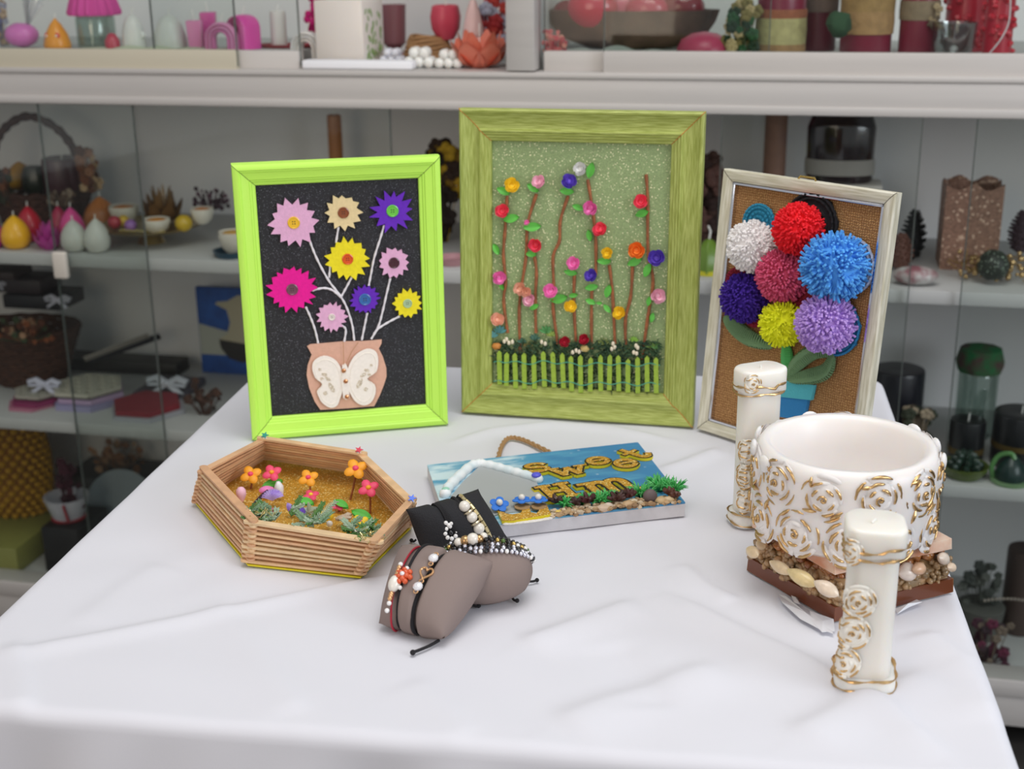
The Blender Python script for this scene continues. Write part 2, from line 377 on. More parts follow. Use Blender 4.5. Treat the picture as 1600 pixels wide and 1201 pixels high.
for L in ([(338, 358), (352, 400), (378, 460), (420, 535), (462, 590), (490, 640), (512, 710), (520, 772)], [(457, 318), (447, 382)], [(424, 470), (420, 520)], [(640, 310), (622, 370), (600, 440), (588, 500), (578, 552)], [(572, 660), (562, 710), (550, 770)],
          [(352, 572), (395, 562), (432, 570), (466, 598)], [(510, 518), (488, 560), (466, 600)], [(664, 522), (648, 590), (632, 660), (616, 715), (588, 765)], [(702, 674), (660, 696), (618, 722), (598, 745)], [(326, 636), (346, 680), (364, 730), (376, 782)], [(470, 710), (486, 728), (480, 776)]):
    pts = smooth([LF.q(*Z1(*p), d=.0105) for p in L], 6); tw = []
    LF.t.part('yarn_stem', MB().tube(pts, [.00125 + .00025 * sin(i * 1.9) for i in range(len(pts))], 7), M_yarn)
vase = [(332, 795), (345, 787), (470, 776), (560, 774), (630, 768), (629, 783), (618, 803), (634, 835), (648, 880), (649, 915), (638, 950), (622, 990), (600, 1033), (490, 1042), (385, 1048), (362, 1015), (340, 960), (330, 910), (334, 870), (350, 828), (340, 808)]
def flat(fr, L, d, th, m, name, parent=None, label=None, Z=Z1):
    pts = [(fr.q(*Z(*p), d=d).x, fr.q(*Z(*p), d=d).z) for p in L]
    return fr.t.part(name, MB().prism(pts, lambda x, z: V((x, d, z)), lambda x, z: V((x, d + th, z))), m, parent=parent, label=label)
va = flat(LF, vase, .0096, .002, mat('peach_felt', 'e2b29c', .95, bump=.4, bscale=700, var=.06, vscale=200), 'felt_vase', label='peach felt vase')
bt = LF.t.part('butterfly', MB(), M_yarn) if False else None
wing = mat('cream_wing', 'fbf3ea', .55, var=.05, vscale=300); pat = glitter('wing_glitter', 'd9c8b0', 'fffdf4', 1500, .2)
def smooth2(L, k=4, closed=True):
    Q = [V((a, b, 0)) for a, b in L]; n = len(Q); o = []
    for i in range(n):
        a, b, c, d = Q[i - 1], Q[i], Q[(i + 1) % n], Q[(i + 2) % n]
        for j in range(k):
            t_ = j / k; p = .5 * ((2 * b) + (c - a) * t_ + (2 * a - 5 * b + 4 * c - d) * t_ * t_ + (3 * b - a - 3 * c + d) * t_ ** 3); o.append((p.x, p.y))
    return o
lw = [(472, 900), (458, 865), (435, 842), (398, 832), (362, 850), (352, 880), (364, 920), (392, 946), (372, 972), (378, 995), (392, 1020), (425, 1040), (452, 1030), (464, 1000), (476, 960)]
rw = [(492, 900), (505, 858), (530, 825), (572, 804), (606, 815), (616, 850), (608, 896), (572, 924), (602, 948), (604, 985), (585, 1020), (555, 1030), (525, 1015), (505, 985), (494, 955)]
bf = flat(LF, [(472, 872), (486, 864), (494, 880), (496, 940), (502, 1000), (488, 1008), (476, 1000), (470, 940)], .0050, .0035, wing, 'butterfly', label='cream paper butterfly')
for W2, s_ in ((lw, -1), (rw, 1)):
    w_ = flat(LF, smooth2(W2, 3), .0064, .0012, wing, 'wing', parent=bf)
    cx = sum(p[0] for p in W2) / len(W2); cy_ = sum(p[1] for p in W2) / len(W2)
    rim = smooth2([(cx + (a - cx) * .82, cy_ + (b - cy_) * .86) for a, b in W2], 3); rim.append(rim[0])
    LF.t.part('wing_rim', MB().tube([LF.q(*Z1(*p), d=.0062) for p in rim], .0004, 5), wing, parent=bf)
    for (a, b, ra, rb, an) in ((cx - s_ * 22 + s_ * 5, cy_ + 22, 9, 22, .5 * s_), (cx + s_ * 12, cy_ - 30, 12, 7, .3), (cx + s_ * 22, cy_ - 12, 8, 6, 0), (cx - s_ * 2, cy_ - 12, 14, 7, -.6 * s_), (cx + s_ * 8, cy_ + 45, 9, 8, 0), (cx + s_ * 30, cy_ - 50, 6, 6, 0)):
        flat(LF, [(a + ra * cos(q) * cos(an) - rb * sin(q) * sin(an), b + ra * cos(q) * sin(an) + rb * sin(q) * cos(an)) for q in [2 * pi * i / 12 for i in range(12)]], .0060, .0005, pat, 'wing_spot', parent=bf)
for p in ((478, 892), (486, 934), (491, 996)):
    c = LF.q(*Z1(*p), d=.0045); LF.t.part('rhinestone', MB().ball(c, .0028, (1, .6, 1), 8, 5), mat('copper_gem', 'c48a60', .1, metal=.8), parent=bf, smooth=False)
LF.t.part('string', MB().tube([LF.q(*Z1(*p), d=.0062) for p in ((478, 866), (477, 820), (476, 776))], .0003, 5), mat('thread_tan', 'b08050', .8), parent=bf)
LF.t.part('string', MB().tube([LF.q(*Z1(*p), d=.0070) for p in ((486, 868), (510, 815), (536, 778))], .0003, 5), mat('thread_tan'), parent=bf)

# olive frame
P_ol = [(0, .020), (0, .0045), (.0005, .0012), (.0022, 0), (.0042, .0006), (.0052, .0022), (.009, .0040), (.014, .0056), (.019, .0060), (.0225, .0050), (.0235, .0030), (.0252, .0026), (.0265, .0040), (.0285, .0042), (.0295, .0058), (.0320, .0060), (.0330, .0076), (.0355, .0082), (.0365, .0096), (.0365, .016), (.03, .020)]
OF = Frame('olive_picture_frame', 'large olive green picture frame with clay rose garden and picket fence', -.0623, 1.5347, -.2270, .0582, .280, .3621)
oh = mat('olive_brushed_h', 'b6c06c', .5, col2='929c44', vscale=50, stretch=(1, 8, 20), bump=.25, bscale=60)
ov = mat('olive_brushed_v', 'b6c06c', .5, col2='929c44', vscale=50, stretch=(20, 8, 1), bump=.25, bscale=60)
OF.rails(P_ol, oh, ov); OF.seams(P_ol[1:19], mat('orange_seam', 'c08038', .7), .0005)
OF.back(glitter('green_glitter_sheet', '93a874', 'f4f0c4', 950, .055, .5, vary=.22), .0365, .014); OF.strut(mat('frame_back_card'), .020)
def Z2(x, y): return 680 + x / 2.2244, 160 + y / 2.2244
K2 = 1 / 2.2244 * 1.53 / FPX
M_twig = mat('brown_wire_stem', 'a8643c', .7, var=.35, vscale=150)
for L in ([(250, 325), (243, 440), (237, 530), (245, 620), (238, 690), (252, 800)], [(352, 318), (322, 420), (315, 540), (300, 640), (292, 720), (295, 870)], [(345, 535), (352, 590), (348, 680), (350, 800)], [(462, 325), (435, 410), (432, 480), (410, 535), (412, 640), (410, 720), (426, 838)],
          [(530, 268), (548, 380), (558, 480), (558, 600)], [(484, 595), (482, 700), (489, 830)], [(545, 630), (543, 740), (544, 855)], [(605, 565), (616, 660), (625, 840)], [(686, 565), (680, 670), (662, 750), (662, 840)], [(733, 250), (738, 330), (740, 520), (757, 620), (740, 740), (718, 895)]):
    pts = smooth([OF.q(*Z2(*p), d=.0120) for p in L], 5)
    OF.t.part('twig_stem', MB().tube(pts, [.0019 + .00025 * sin(i * 1.3) for i in range(len(pts))], 7), M_twig)
clay = {'yellow': 'f8d634', 'palepink': 'f8c4d6', 'violet': '6e52c8', 'white': 'e8e8e6', 'pink': 'f88ccc', 'red': 'f4546c', 'orange': 'f88c34', 'peach': 'f4bfa6', 'crimson': 'b81c38'}
clayn = {'palepink': 'pale pink', 'crimson': 'crimson'}
def clay_rose(fr, c, r, col, seed):
    rnd = random.Random(seed); mb = MB(); R = frame_of((rnd.uniform(-.35, .35), -1, rnd.uniform(-.1, .5)))
    mb.ball(c, r * .5, (1, 1, .7), 8, 6, R=R); r *= 1.1
    # spiral ribbon
    n = 34
    def fn(s, t_):
        a = s * 2 * pi * 1.9 + seed; rr = r * (.16 + .62 * s); h = r * (.85 - .50 * s)
        q = V(((rr + t_ * r * .20) * cos(a), (rr + t_ * r * .20) * sin(a), h * (.2 + .9 * t_) + .06 * r * sin(a * 3))); return c + R @ q
    mb.surf(fn, n, 2)
    for k in range(5):
        a0 = k * pi * .4 + seed + (.3 * (k % 2))
        def fn(s, t_, a0=a0):
            a = a0 + (s - .5) * 1.7; rr = r * (.30 + .72 * t_ * (1 - .35 * abs(2 * s - 1) ** 3)); return c + R @ V((rr * cos(a), rr * sin(a), r * (.55 * t_ ** 2 - .25 + .12 * sin(s * pi))))
        mb.surf(fn, 5, 3)
    me = fr.t.part('clay_rose', mb, mat('clay_' + col, clay[col], .6), label=f'{clayn.get(col, col)} clay rose', ang=1.2); return me
for i, (x, y, r, c) in enumerate([(266, 289, 25, 'yellow'), (362, 277, 23, 'palepink'), (464, 276, 25, 'violet'), (505, 232, 22, 'white'), (541, 366, 24, 'pink'), (233, 378, 23, 'red'), (318, 418, 9, 'pink'), (349, 495, 23, 'red'), (574, 443, 24, 'red'), (598, 523, 19, 'yellow'), (700, 514, 27, 'orange'), (770, 540, 27, 'violet'), (715, 345, 23, 'red'),
                                 (482, 560, 23, 'pink'), (543, 602, 22, 'violet'), (222, 607, 23, 'pink'), (296, 648, 22, 'peach'), (316, 660, 18, 'peach'), (328, 687, 22, 'palepink'), (400, 656, 24, 'pink'), (469, 709, 21, 'yellow'), (641, 732, 22, 'yellow'), (774, 671, 25, 'palepink'), (216, 755, 23, 'peach'), (450, 832, 18, 'crimson'), (518, 824, 18, 'crimson')]):
    clay_rose(OF, OF.q(*Z2(x, y), d=.0085), r * K2, c, i)
def leafmesh(mb, c, R, L, w, th=.0012, cup=.2):
    def fn(s, t_):
        ww = w * sin(pi * t_) ** .75 * (s - .5) * 2
        return c + R @ V(((t_ - .5) * L * 2, ww, cup * w * ((2 * s - 1) ** 2) + .08 * L * sin(t_ * pi) - (0.15 * w if abs(s - .5) < .01 else 0)))
    def fb(s, t_):
        ww = w * sin(pi * t_) ** .75 * (s - .5) * 2
        return c + R @ V(((t_ - .5) * L * 2, ww, cup * w * ((2 * s - 1) ** 2) + .08 * L * sin(t_ * pi) - th))
    mb.surf(fn, 6, 8); mb.surf(fb, 6, 8)
M_leaf = mat('clay_leaf_green', '5fbf48', .5, sss=.1)
for (x, y, L, an) in [(237, 308, 26, -25), (340, 297, 25, -30), (265, 403, 30, 15), (212, 510, 23, -55), (337, 432, 32, 5), (458, 308, 26, -5), (540, 235, 29, 75), (496, 364, 21, -20), (536, 462, 21, -80), (334, 527, 21, 0), (719, 385, 26, 20), (693, 553, 28, 25), (738, 582, 27, 70), (587, 551, 25, 0), (471, 590, 24, -10), (543, 642, 24, 10), (230, 637, 17, -60), (344, 710, 19, 30), (430, 681, 34, 15), (480, 670, 17, 10), (540, 692, 20, -20), (570, 697, 12, 0), (600, 655, 25, 75), (597, 716, 19, -50), (743, 690, 18, 80), (754, 747, 18, 80)]:
    mb = MB(); R = frame_of((random.uniform(-.25, .25), -1, random.uniform(-.2, .3)), V((0, 0, 1))) @ Matrix.Rotation(radians(an), 3, 'Z')
    leafmesh(mb, OF.q(*Z2(x, y), d=.0098), R, L * K2 * 1.02, L * K2 * .50); OF.t.part('clay_leaf', mb, M_leaf, ang=1.5)
# planting behind the fence
def bush(fr, Z, x0, x1, y0, y1, n, d0, cols, name, label, lenk, seed=1):
    rnd = random.Random(seed); mb = MB()
    for i in range(n):
        p = fr.q(*Z(rnd.uniform(x0, x1), rnd.uniform(y0, y1)), d=rnd.uniform(d0 - .004, d0 + .002)); a = rnd.uniform(0, 2 * pi); L = lenk * rnd.uniform(.6, 1.3)
        dv = V((cos(a), rnd.uniform(-.5, 0), sin(a) * .8 + .35)).normalized(); mb.tube([p, p + dv * L * .6, p + dv * L + V((0, -.0005, 0))], [.0009, .0008, .0002], 4)
    return fr.t.part(name, mb, cols, label=label, kind='stuff')
bush(OF, Z2, 205, 780, 832, 905, 900, .012, mat('dark_moss', '1d3a2a', .8, col2='3d5a3a', vscale=90), 'moss', 'dark green moss', .006)
bush(OF, Z2, 212, 772, 895, 1000, 500, .0135, mat('deep_green_moss', '3f5a34', .7, col2='20361f', vscale=90), 'moss', 'green moss behind the pickets', .006, 3)
for (x, y, s_, col) in ((225, 800, 26, '4f8f92'), (200, 815, 22, '5a9aa0'), (385, 800, 26, '4a8a4a'), (402, 812, 20, '88a048'), (345, 825, 22, '3f6a5a'), (325, 850, 20, '8a7a3a'), (585, 840, 22, '6a7a3a'), (745, 850, 22, '6a8a3c'), (768, 855, 20, '4f8040'), (690, 830, 18, '7fae3c'), (300, 835, 18, '3c6a58')):
    mb = MB(); c = OF.q(*Z2(x, y), d=.010)
    for k in range(5):
        R = frame_of((random.uniform(-.3, .3), -1, .2)) @ Matrix.Rotation(radians(90 + (k - 2) * 32), 3, 'Z')
        leafmesh(mb, c + R @ V((s_ * K2 * .5, 0, 0)), R, s_ * K2 * .62, s_ * K2 * .22, .0004)
    OF.t.part('leaf_cluster', mb, mat('leafc_' + col, col, .6), ang=1.5)
for (x, y) in ((248, 823), (256, 835), (268, 832), (240, 830), (478, 868), (490, 862), (500, 866), (512, 858), (524, 852), (382, 838), (370, 832), (618, 838), (624, 850), (614, 856), (690, 868), (700, 872), (704, 852), (698, 845)):
    OF.t.part('bead_bud', MB().ball(OF.q(*Z2(x, y), d=.0075), .0022, (1, 1, 1.3), 8, 5), mat('cream_bud', 'e8dcc4', .5))
OF.t.part('bead_bud', MB().ball(OF.q(*Z2(213, 846), d=.0085), .0048, (1.2, 1, .9), 8, 5, .1), mat('orange_bud', 'c8823a', .6), label='orange bud')
OF.t.part('bead_bud', MB().ball(OF.q(*Z2(520, 855), d=.0085), .0048, (1.2, 1, .9), 8, 5, .12), mat('tan_bud', 'c8b070', .6), label='tan bud')
xs = [222, 248, 276, 308, 342, 375, 408, 441, 471, 504, 540, 574, 607, 636, 670, 703, 736, 767]
tp = [862, 868, 870, 870, 876, 864, 866, 870, 880, 877, 885, 877, 876, 878, 890, 884, 880, 885]; bo = [980, 985, 993, 995, 995, 988, 990, 993, 1003, 1008, 1004, 1003, 1000, 1003, 1008, 1010, 1005, 1010]
M_pick = mat('picket_green', '9dbb3e', .6, var=.15, vscale=200)
for i, (x, a, b) in enumerate(zip(xs, tp, bo)):
    x2 = x + [4, -2, 6, 3, 5, 8, 9, 8, 5, 3, -2, 2, -4, 3, -1, 2, 1, 2][i] * .6
    flat(OF, [(x - 8, a + 9), (x, a), (x + 8, a + 9), (x2 + 8, b), (x2 - 8, b)], .0052, .0016, M_pick, 'picket', Z=Z2)
M_tw2 = mat('teal_thread', '4f9f84', .8)
for yy in (905, 972):
    pts = []
    for i in range(len(xs) * 4 - 3):
        x = lerp(xs[i // 4], xs[min(i // 4 + 1, 17)], (i % 4) / 4); b = lerp(bo[i // 4], bo[min(i // 4 + 1, 17)], (i % 4) / 4)
        pts.append(OF.q(*Z2(x, yy + (b - 995) * .5 + 5 * sin(i * .55)), d=.0048 + .0008 * cos(i * pi / 2)))
    OF.t.part('fence_wire', MB().tube([OF.q(*Z2(203, yy - 3), d=.006)] + pts + [OF.q(*Z2(782, yy + 8), d=.006)], .0006, 5), M_tw2)
# white frame with yarn pompoms
P_wh = [(0, .012), (0, .002), (.0012, 0), (.0060, 0), (.0105, .0012), (.0125, .0022), (.0130, .0040), (.0130, .012)]
WF = Frame('white_picture_frame', 'whitewashed picture frame with yarn pompom bouquet on burlap', .214, 1.4669, -.8255, .103, .2177, .3012)
wh = mat('whitewash_h', 'e2dece', .5, col2='c2bca4', vscale=26, stretch=(1, 8, 14)); wv = mat('whitewash_v', 'e2dece', .5, col2='c2bca4', vscale=26, stretch=(14, 8, 1))
WF.rails(P_wh, wh, wv); WF.seams(P_wh[1:7], mat('dark_seam2', '4a4436', .8), .0003)
IW, IH = WF.W - .013, WF.H - .013
mb = MB()
for (x0, x1, z0, z1) in ((.013, .0165, .013, IH), (IW - .0035, IW, .013, IH), (.013, IW, .013, .0165), (.013, IW, IH - .0035, IH)): mb.rbox(x0, x1, .0030, .0110, z0, z1, .0008, 1)
WF.t.part('chrome_lip', mb, mat('chrome', 'd8d8e0', .12, metal=1), label='thin chrome inner edge')
# burlap: woven bump
m = mat('burlap', 'a8794a', .95); nt = m.node_tree; b = nt.nodes['Principled BSDF']; L_ = nt.links.new
tc = nt.nodes.new('ShaderNodeTexCoord'); hs = []
for dr, sc in (('X', 380), ('Z', 380)):
    wv_ = nt.nodes.new('ShaderNodeTexWave'); wv_.bands_direction = dr; wv_.inputs['Scale'].default_value = sc / 3.3; wv_.inputs['Distortion'].default_value = 5; wv_.inputs['Detail Scale'].default_value = 3; wv_.inputs['Detail'].default_value = 2; L_(tc.outputs['Object'], wv_.inputs[0]); hs.append(wv_)
mu = nt.nodes.new('ShaderNodeMath'); mu.operation = 'MULTIPLY'; L_(hs[0].outputs['Fac'], mu.inputs[0]); L_(hs[1].outputs['Fac'], mu.inputs[1])
rp = nt.nodes.new('ShaderNodeValToRGB'); L_(mu.outputs[0], rp.inputs[0]); rp.color_ramp.elements[0].color = srgb('8e6238'); rp.color_ramp.elements[1].color = srgb('c99a64'); rp.color_ramp.elements[1].position = .45
L_(rp.outputs[0], b.inputs['Base Color']); bp = nt.nodes.new('ShaderNodeBump'); bp.inputs['Distance'].default_value = .001; bp.inputs['Strength'].default_value = .9; L_(mu.outputs[0], bp.inputs['Height']); L_(bp.outputs[0], b.inputs['Normal'])
WF.back(m, .013, .0095); WF.strut(mat('frame_back_card'), .012)
WF.t.part('hanger', MB().tube([(.098, .004, WF.H), (.100, .004, WF.H + .003), (.118, .004, WF.H + .003), (.120, .004, WF.H)], .0012, 6), mat('brass', 'c8a860', .25, metal=1))
def Z3(x, y): return 1080 + x / 2.6676, 250 + y / 2.6676
K3 = 1 / 2.6676 * 1.50 / FPX
def crochet(cx, cy, r, col, hexc, d=.0070):
    c = WF.q(*Z3(cx, cy), d=d); R_ = r * K3 * 1.08; mb = MB()
    mb.lathe([(R_ * .1, .0016), (R_ * .5, .0022), (R_ * .92, .0014), (R_, 0), (R_ * .9, -.001)], 28, wob=lambda a, z: 1 + .06 * sin(a * 9))
    mb.xf(Matrix.Translation(c) @ Matrix.Rotation(pi / 2, 4, 'X'))
    for ring, k in ((.35, 9), (.6, 15), (.85, 22), (.99, 26)):
        mb.tube([c + V((R_ * ring * cos(a), -.0025 + .0008 * sin(a * k), R_ * ring * sin(a))) for a in [2 * pi * i / 60 for i in range(60)]], .0017, 5, closed=True)
    WF.t.part('yarn_disc', mb, mat('yarn_' + col, hexc, .95, bump=.8, bscale=800), label=f'{col} crocheted disc')
crochet(287, 262, 70, 'teal', '2a86a8'); crochet(502, 268, 112, 'black', '16161a'); crochet(660, 440, 104, 'pale grey blue', 'a9b4cc'); crochet(602, 694, 104, 'bright blue', '2a7eb4')
crochet(200, 505, 52, 'maroon', '8a1c34', d=.0065); crochet(268, 640, 48, 'maroon', '8a1c34', d=.0060); crochet(460, 540, 60, 'dark red', '9a2438', d=.0055)
def pompom(cx, cy, r, col, hexc, seed, wild=.06, n=560, dd=.6):
    rnd = random.Random(seed); R_ = r * K3 * 1.02; c = WF.q(*Z3(cx, cy), d=.0095 - R_ * dd); mb = MB()
    mb.ball(c, R_ * .84, (1, .95, 1), 18, 14, .05); g = (1 + 5 ** .5) / 2
    n = int(n * 1.4)
    for i in range(n):
        z = 1 - 2 * (i + .5) / n; a = 2 * pi * i / g; h = sqrt(1 - z * z); d = V((h * cos(a), z, h * sin(a))) + V((rnd.uniform(-.13, .13), rnd.uniform(-.13, .13), rnd.uniform(-.13, .13)))
        if d.y > .55: continue
        d.normalize(); bend = V((rnd.uniform(-1, 1), rnd.uniform(-1, 1), rnd.uniform(-1, 1))) * wild * 2.2; L = R_ * rnd.uniform(.93, 1.03 + wild); rr = R_ * .042
        p0 = c + d * R_ * .7; p1 = c + d * L * .80 + bend * R_ * .25; p2 = c + (d + bend * .5).normalized() * L
        mb.tube([p0, p1, p2], [rr * .8, rr * 1.15, rr], 5)
    WF.t.part('yarn_pompom', mb, mat('yarn_' + col, hexc, .95, bump=.5, bscale=1500), label=f'{col} yarn pompom', ang=1.2)
pompom(505, 470, 60, 'dark red', '9a2438', 21, n=100, dd=.2)
pompom(385, 482, 106, 'raspberry', 'dc5a80', 3, n=620, dd=.45)
pompom(225, 574, 100, 'deep violet', '44249a', 5, n=620, dd=.5)
pompom(253, 360, 101, 'white', 'fbf8f8', 1, n=680, dd=.6); pompom(447, 287, 99, 'red', 'f2202e', 2, n=560, dd=.65)
pompom(600, 446, 122, 'sky blue', '5aaaf2', 4, .16, n=520, dd=.62)
pompom(385, 680, 90, 'neon yellow', 'f0f428', 6, .13, n=420, dd=.55); pompom(562, 680, 114, 'lilac', 'c4a0ea', 7, n=700, dd=.65)
M_gy = mat('green_yarn_wrap', '6f9068', .9, bump=.9, bscale=250, stretch=(1, 1, 3))
def yarn_leaf(pts, wd, d=.0035):
    C = smooth([WF.q(*Z3(*p), d=d) for p in pts], 10); n = len(C); W = [wd * K3 * (sin(pi * (i + .6) / (n + .4)) ** .6) for i in range(n)]; mb = MB()
    mb.tube(C, [w_ * (1 + (.06 if i % 2 else -.04)) for i, w_ in enumerate(W)], 12, flat=.35)
    for i in range(0, n):
        tdir = (C[min(i + 1, n - 1)] - C[max(i - 1, 0)]).normalized(); sd = tdir.cross(V((0, 1, 0))).normalized(); w2 = W[i]
        ring = [C[i] + sd * w2 * 1.03 * cos(a) + V((0, 1, 0)) * w2 * .42 * sin(a) for a in [2 * pi * k / 12 for k in range(12)]]
        mb.tube(ring, .00115, 4, closed=True)
    return mb
WF.t.part('yarn_leaf', yarn_leaf([(140, 655), (185, 700), (250, 745), (335, 775)], 34), M_gy, label='green yarn wrapped leaf')
mb = yarn_leaf([(405, 905), (440, 850), (510, 800), (590, 805)], 30); mb.merge(yarn_leaf([(405, 915), (480, 905), (560, 880), (590, 815)], 30))
WF.t.part('yarn_leaf', mb, M_gy, label='green yarn wrapped folded leaf')
WF.t.part('yarn_stem', yarn_leaf([(395, 760), (400, 830), (402, 900)], 26, .005), mat('green_yarn_stem', '58b468', .9, bump=.6, bscale=300))
def wrapbox(L, col, name, lab, d=.0035):
    P = [WF.q(*Z3(*p), d=d) for p in L]; mb = MB(); n = 16
    for i in range(n):
        s = i / (n - 1); a = P[0].lerp(P[3], s); b = P[1].lerp(P[2], s); mb.tube([a + V((0, .004, 0)), a, a.lerp(b, .5) + V((0, -.0008, 0)), b, b + V((0, .004, 0))], P[0].lerp(P[3], 0).__sub__(P[3]).length / n * .62, 6)
    WF.t.part(name, mb, mat('yarnpot' + col, col, .9, bump=.5, bscale=600), label=lab)
wrapbox([(300, 905), (512, 940), (500, 998), (300, 975)], '58b8c4', 'pot_rim', 'turquoise yarn wrapped rim'); wrapbox([(310, 975), (486, 998), (470, 1080), (318, 1060)], '3486c0', 'flower_pot', 'blue yarn wrapped pot', .0050)

# ------------------------------------------------------------------ hexagonal craft-stick tray
hb = [at(272 + 138, 722, .001), at(566, 745, .001), at(637.5, 825, .001), at(561, 900.6, .001), at(390, 881.5, .001), at(310, 787, .001)]
ht = [at(412.5, 688, .043), at(563, 710.5, .043), at(642, 785, .043), at(588, 845.5, .043), at(394.5, 814, .043), at(320, 735, .043)]
cen = sum(hb, V((0, 0, 0))) / 6; cen.z = Z0 + .0012
HX_ = T('craft_stick_tray', 'hexagonal craft stick tray holding a tiny glitter flower garden', 'tray', cen)
lb = [HX_.loc(p) for p in hb]; lt = [HX_.loc(p) for p in ht]
def grow(P, k, z): return [(p.x * k, p.y * k) for p in P]
HX_.part('base_board', MB().prism(grow(lb, 1.03, 0), lambda x, y: V((x, y, 0)), lambda x, y: V((x, y, .0016))), mat('yellow_card', 'e6d820', .6))
HX_.part('glitter_floor', MB().prism(grow(lb, 1.0, 0), lambda x, y: V((x, y, .0018)), lambda x, y: V((x, y, .0034))), glitter('gold_glitter', 'd8a238', 'fff0a8', 900, .10, .45, .15))
M_st = [mat('stick_wood%d' % i, c, .6, var=.18, vscale=60, stretch=(1, 1, 6)) for i, c in enumerate(('ecc496', 'e2b48a', 'f0d0a4', 'dcac84'))]
NL = 18
for i in range(NL):
    k = i / (NL - 1); z = .0045 + i * .00232; P = [lb[j].lerp(lt[j], k) for j in range(6)]
    P = [p * (1 + random.uniform(-.006, .006)) for p in P]
    for j in ((0, 2, 4) if i % 2 else (1, 3, 5)):
        a = V((P[j].x, P[j].y, 0)); b = V((P[(j + 1) % 6].x, P[(j + 1) % 6].y, 0)); d = (b - a).normalized(); nr = V((-d.y, d.x, 0)); ext = .004; hw = .0040; out = []
        a2 = a - d * ext + nr * random.uniform(-.0006, .0006); b2 = b + d * ext + nr * random.uniform(-.0006, .0006)
        for q in range(7): an = pi / 2 + pi * q / 6; out.append((a2 + d * hw * cos(an) + nr * hw * sin(an))[:2])
        for q in range(7): an = -pi / 2 + pi * q / 6; out.append((b2 + d * hw * cos(an) + nr * hw * sin(an))[:2])
        HX_.part('craft_stick', MB().prism(out, lambda x, y: V((x, y, z - .0011)), lambda x, y: V((x, y, z + .0011))), M_st[random.randrange(4)])
def star(c, r, col, nm):
    pts = [(r * (1 if i % 2 == 0 else .42) * cos(pi * i / 5), r * (1 if i % 2 == 0 else .42) * sin(pi * i / 5)) for i in range(10)]
    R = Matrix.Translation(c) @ Matrix.Rotation(radians(35), 4, 'X')
    HX_.part('sequin_star', MB().prism(pts, lambda x, y: V((x, y, 0)), lambda x, y: V((x, y, .0008))).xf(R), mat('foil_' + col, nm, .3, metal=.3), label=f'{col} star sequin')
tl = [HX_.loc(at(*p, .046)) for p in ((414, 684), (561, 707), (644, 783))]
star(tl[0] + V((0, 0, .003)), .0046, 'teal', '1f8a7a'); star(tl[1] + V((0, 0, .003)), .0046, 'red', 'b41e3c'); star(tl[2] + V((0, 0, .003)), .0046, 'blue', '3a5cb8')
for c in tl: HX_.part('glue_bead', MB().ball(c - V((0, 0, .0004)), .0028, (1, 1, .8), 8, 5), mat('glue', 'e8dcd0', .3))
def hloc(px, py, z): return HX_.loc(at(px, py, z))
def clay_flower(hx, hy, bx, by, col, ccol, r=.0085, stem=True, tilt=(0, -.6, .8), n=4, hz=None):
    base = HX_.loc(at(bx, by, .004)); w_ = above(hx, hy, at(bx, by, .004)); top = HX_.loc(w_) if hz is None else hloc(hx, hy, hz); R = frame_of(tilt)
    if stem:
        HX_.part('twig_stem', MB().tube(smooth([base, base.lerp(top, .5) + V((.001, 0, 0)), top], 4), .0012, 6), M_twig)
    mb = MB()
    for k in range(n):
        a = 2 * pi * k / n + .5; d = V((cos(a), sin(a), .15)); mb.ball(top + R @ (d * r * .52), r * .50, (1, 1, .42), 10, 6, R=R @ Matrix.Rotation(a, 3, 'Z') @ Matrix.Diagonal((1.2, .95, 1)))
    f = HX_.part('clay_flower', mb, mat('clay_' + col, clay.get(col, 'eeeeee'), .5), label=f'{col} clay flower')
    HX_.part('flower_centre', MB().ball(top + R @ V((0, 0, r * .22)), r * .30, (1, 1, .8), 8, 6), mat('clayc_' + ccol, clay.get(ccol, ccol) if ccol in clay else ccol, .5), parent=f)
    return f
clay['amber'] = 'f5a624'; clay['coral'] = 'ee4a70'
clay_flower(392, 742, 392, 764, 'amber', 'coral', .0105); clay_flower(425, 739, 424, 762, 'coral', 'amber', .0095)
clay_flower(482, 747, 484, 772, 'amber', 'coral', .0098); clay_flower(486, 774, 486, 786, 'coral', 'yellow', .0078, tilt=(0, -.3, .9))
clay_flower(556, 733, 547, 781, 'amber', 'coral', .0115); clay_flower(576, 763, 578, 803, 'coral', 'amber', .0098)
clay_flower(529, 790, 529, 800, 'coral', 'coral', .0070, tilt=(0, -.3, .9)); clay_flower(562, 815, 562, 822, 'yellow', 'pink', .0080, tilt=(0, -.4, .9), stem=False, hz=.018)
M_cl = mat('clay_leaf_green')
for (x, y, z, L, an) in ((426, 755, .010, .011, 20), (478, 783, .014, .009, -20), (533, 787, .014, .009, -30), (565, 804, .016, .0115, -25)):
    mb = MB(); R = frame_of((0, -.5, .85)) @ Matrix.Rotation(radians(an), 3, 'Z'); leafmesh(mb, hloc(x, y, z), R, L, L * .45, .003); HX_.part('clay_leaf', mb, M_cl, ang=1.5)
HX_.part('clay_bud', MB().lathe([(.0005, 0), (.003, .004), (.0052, .010), (.0050, .014), (.003, .017), (.0005, .018)], 12, c=hloc(378, 786, .006)), mat('clay_palepink', clay['palepink'], .5), label='pale pink clay bud')
HX_.part('clay_bud', MB().ball(hloc(417, 766, .012), .0065, (1.3, 1, .7), 10, 6), mat('clay_pink', clay['pink'], .5), label='pink clay lump')
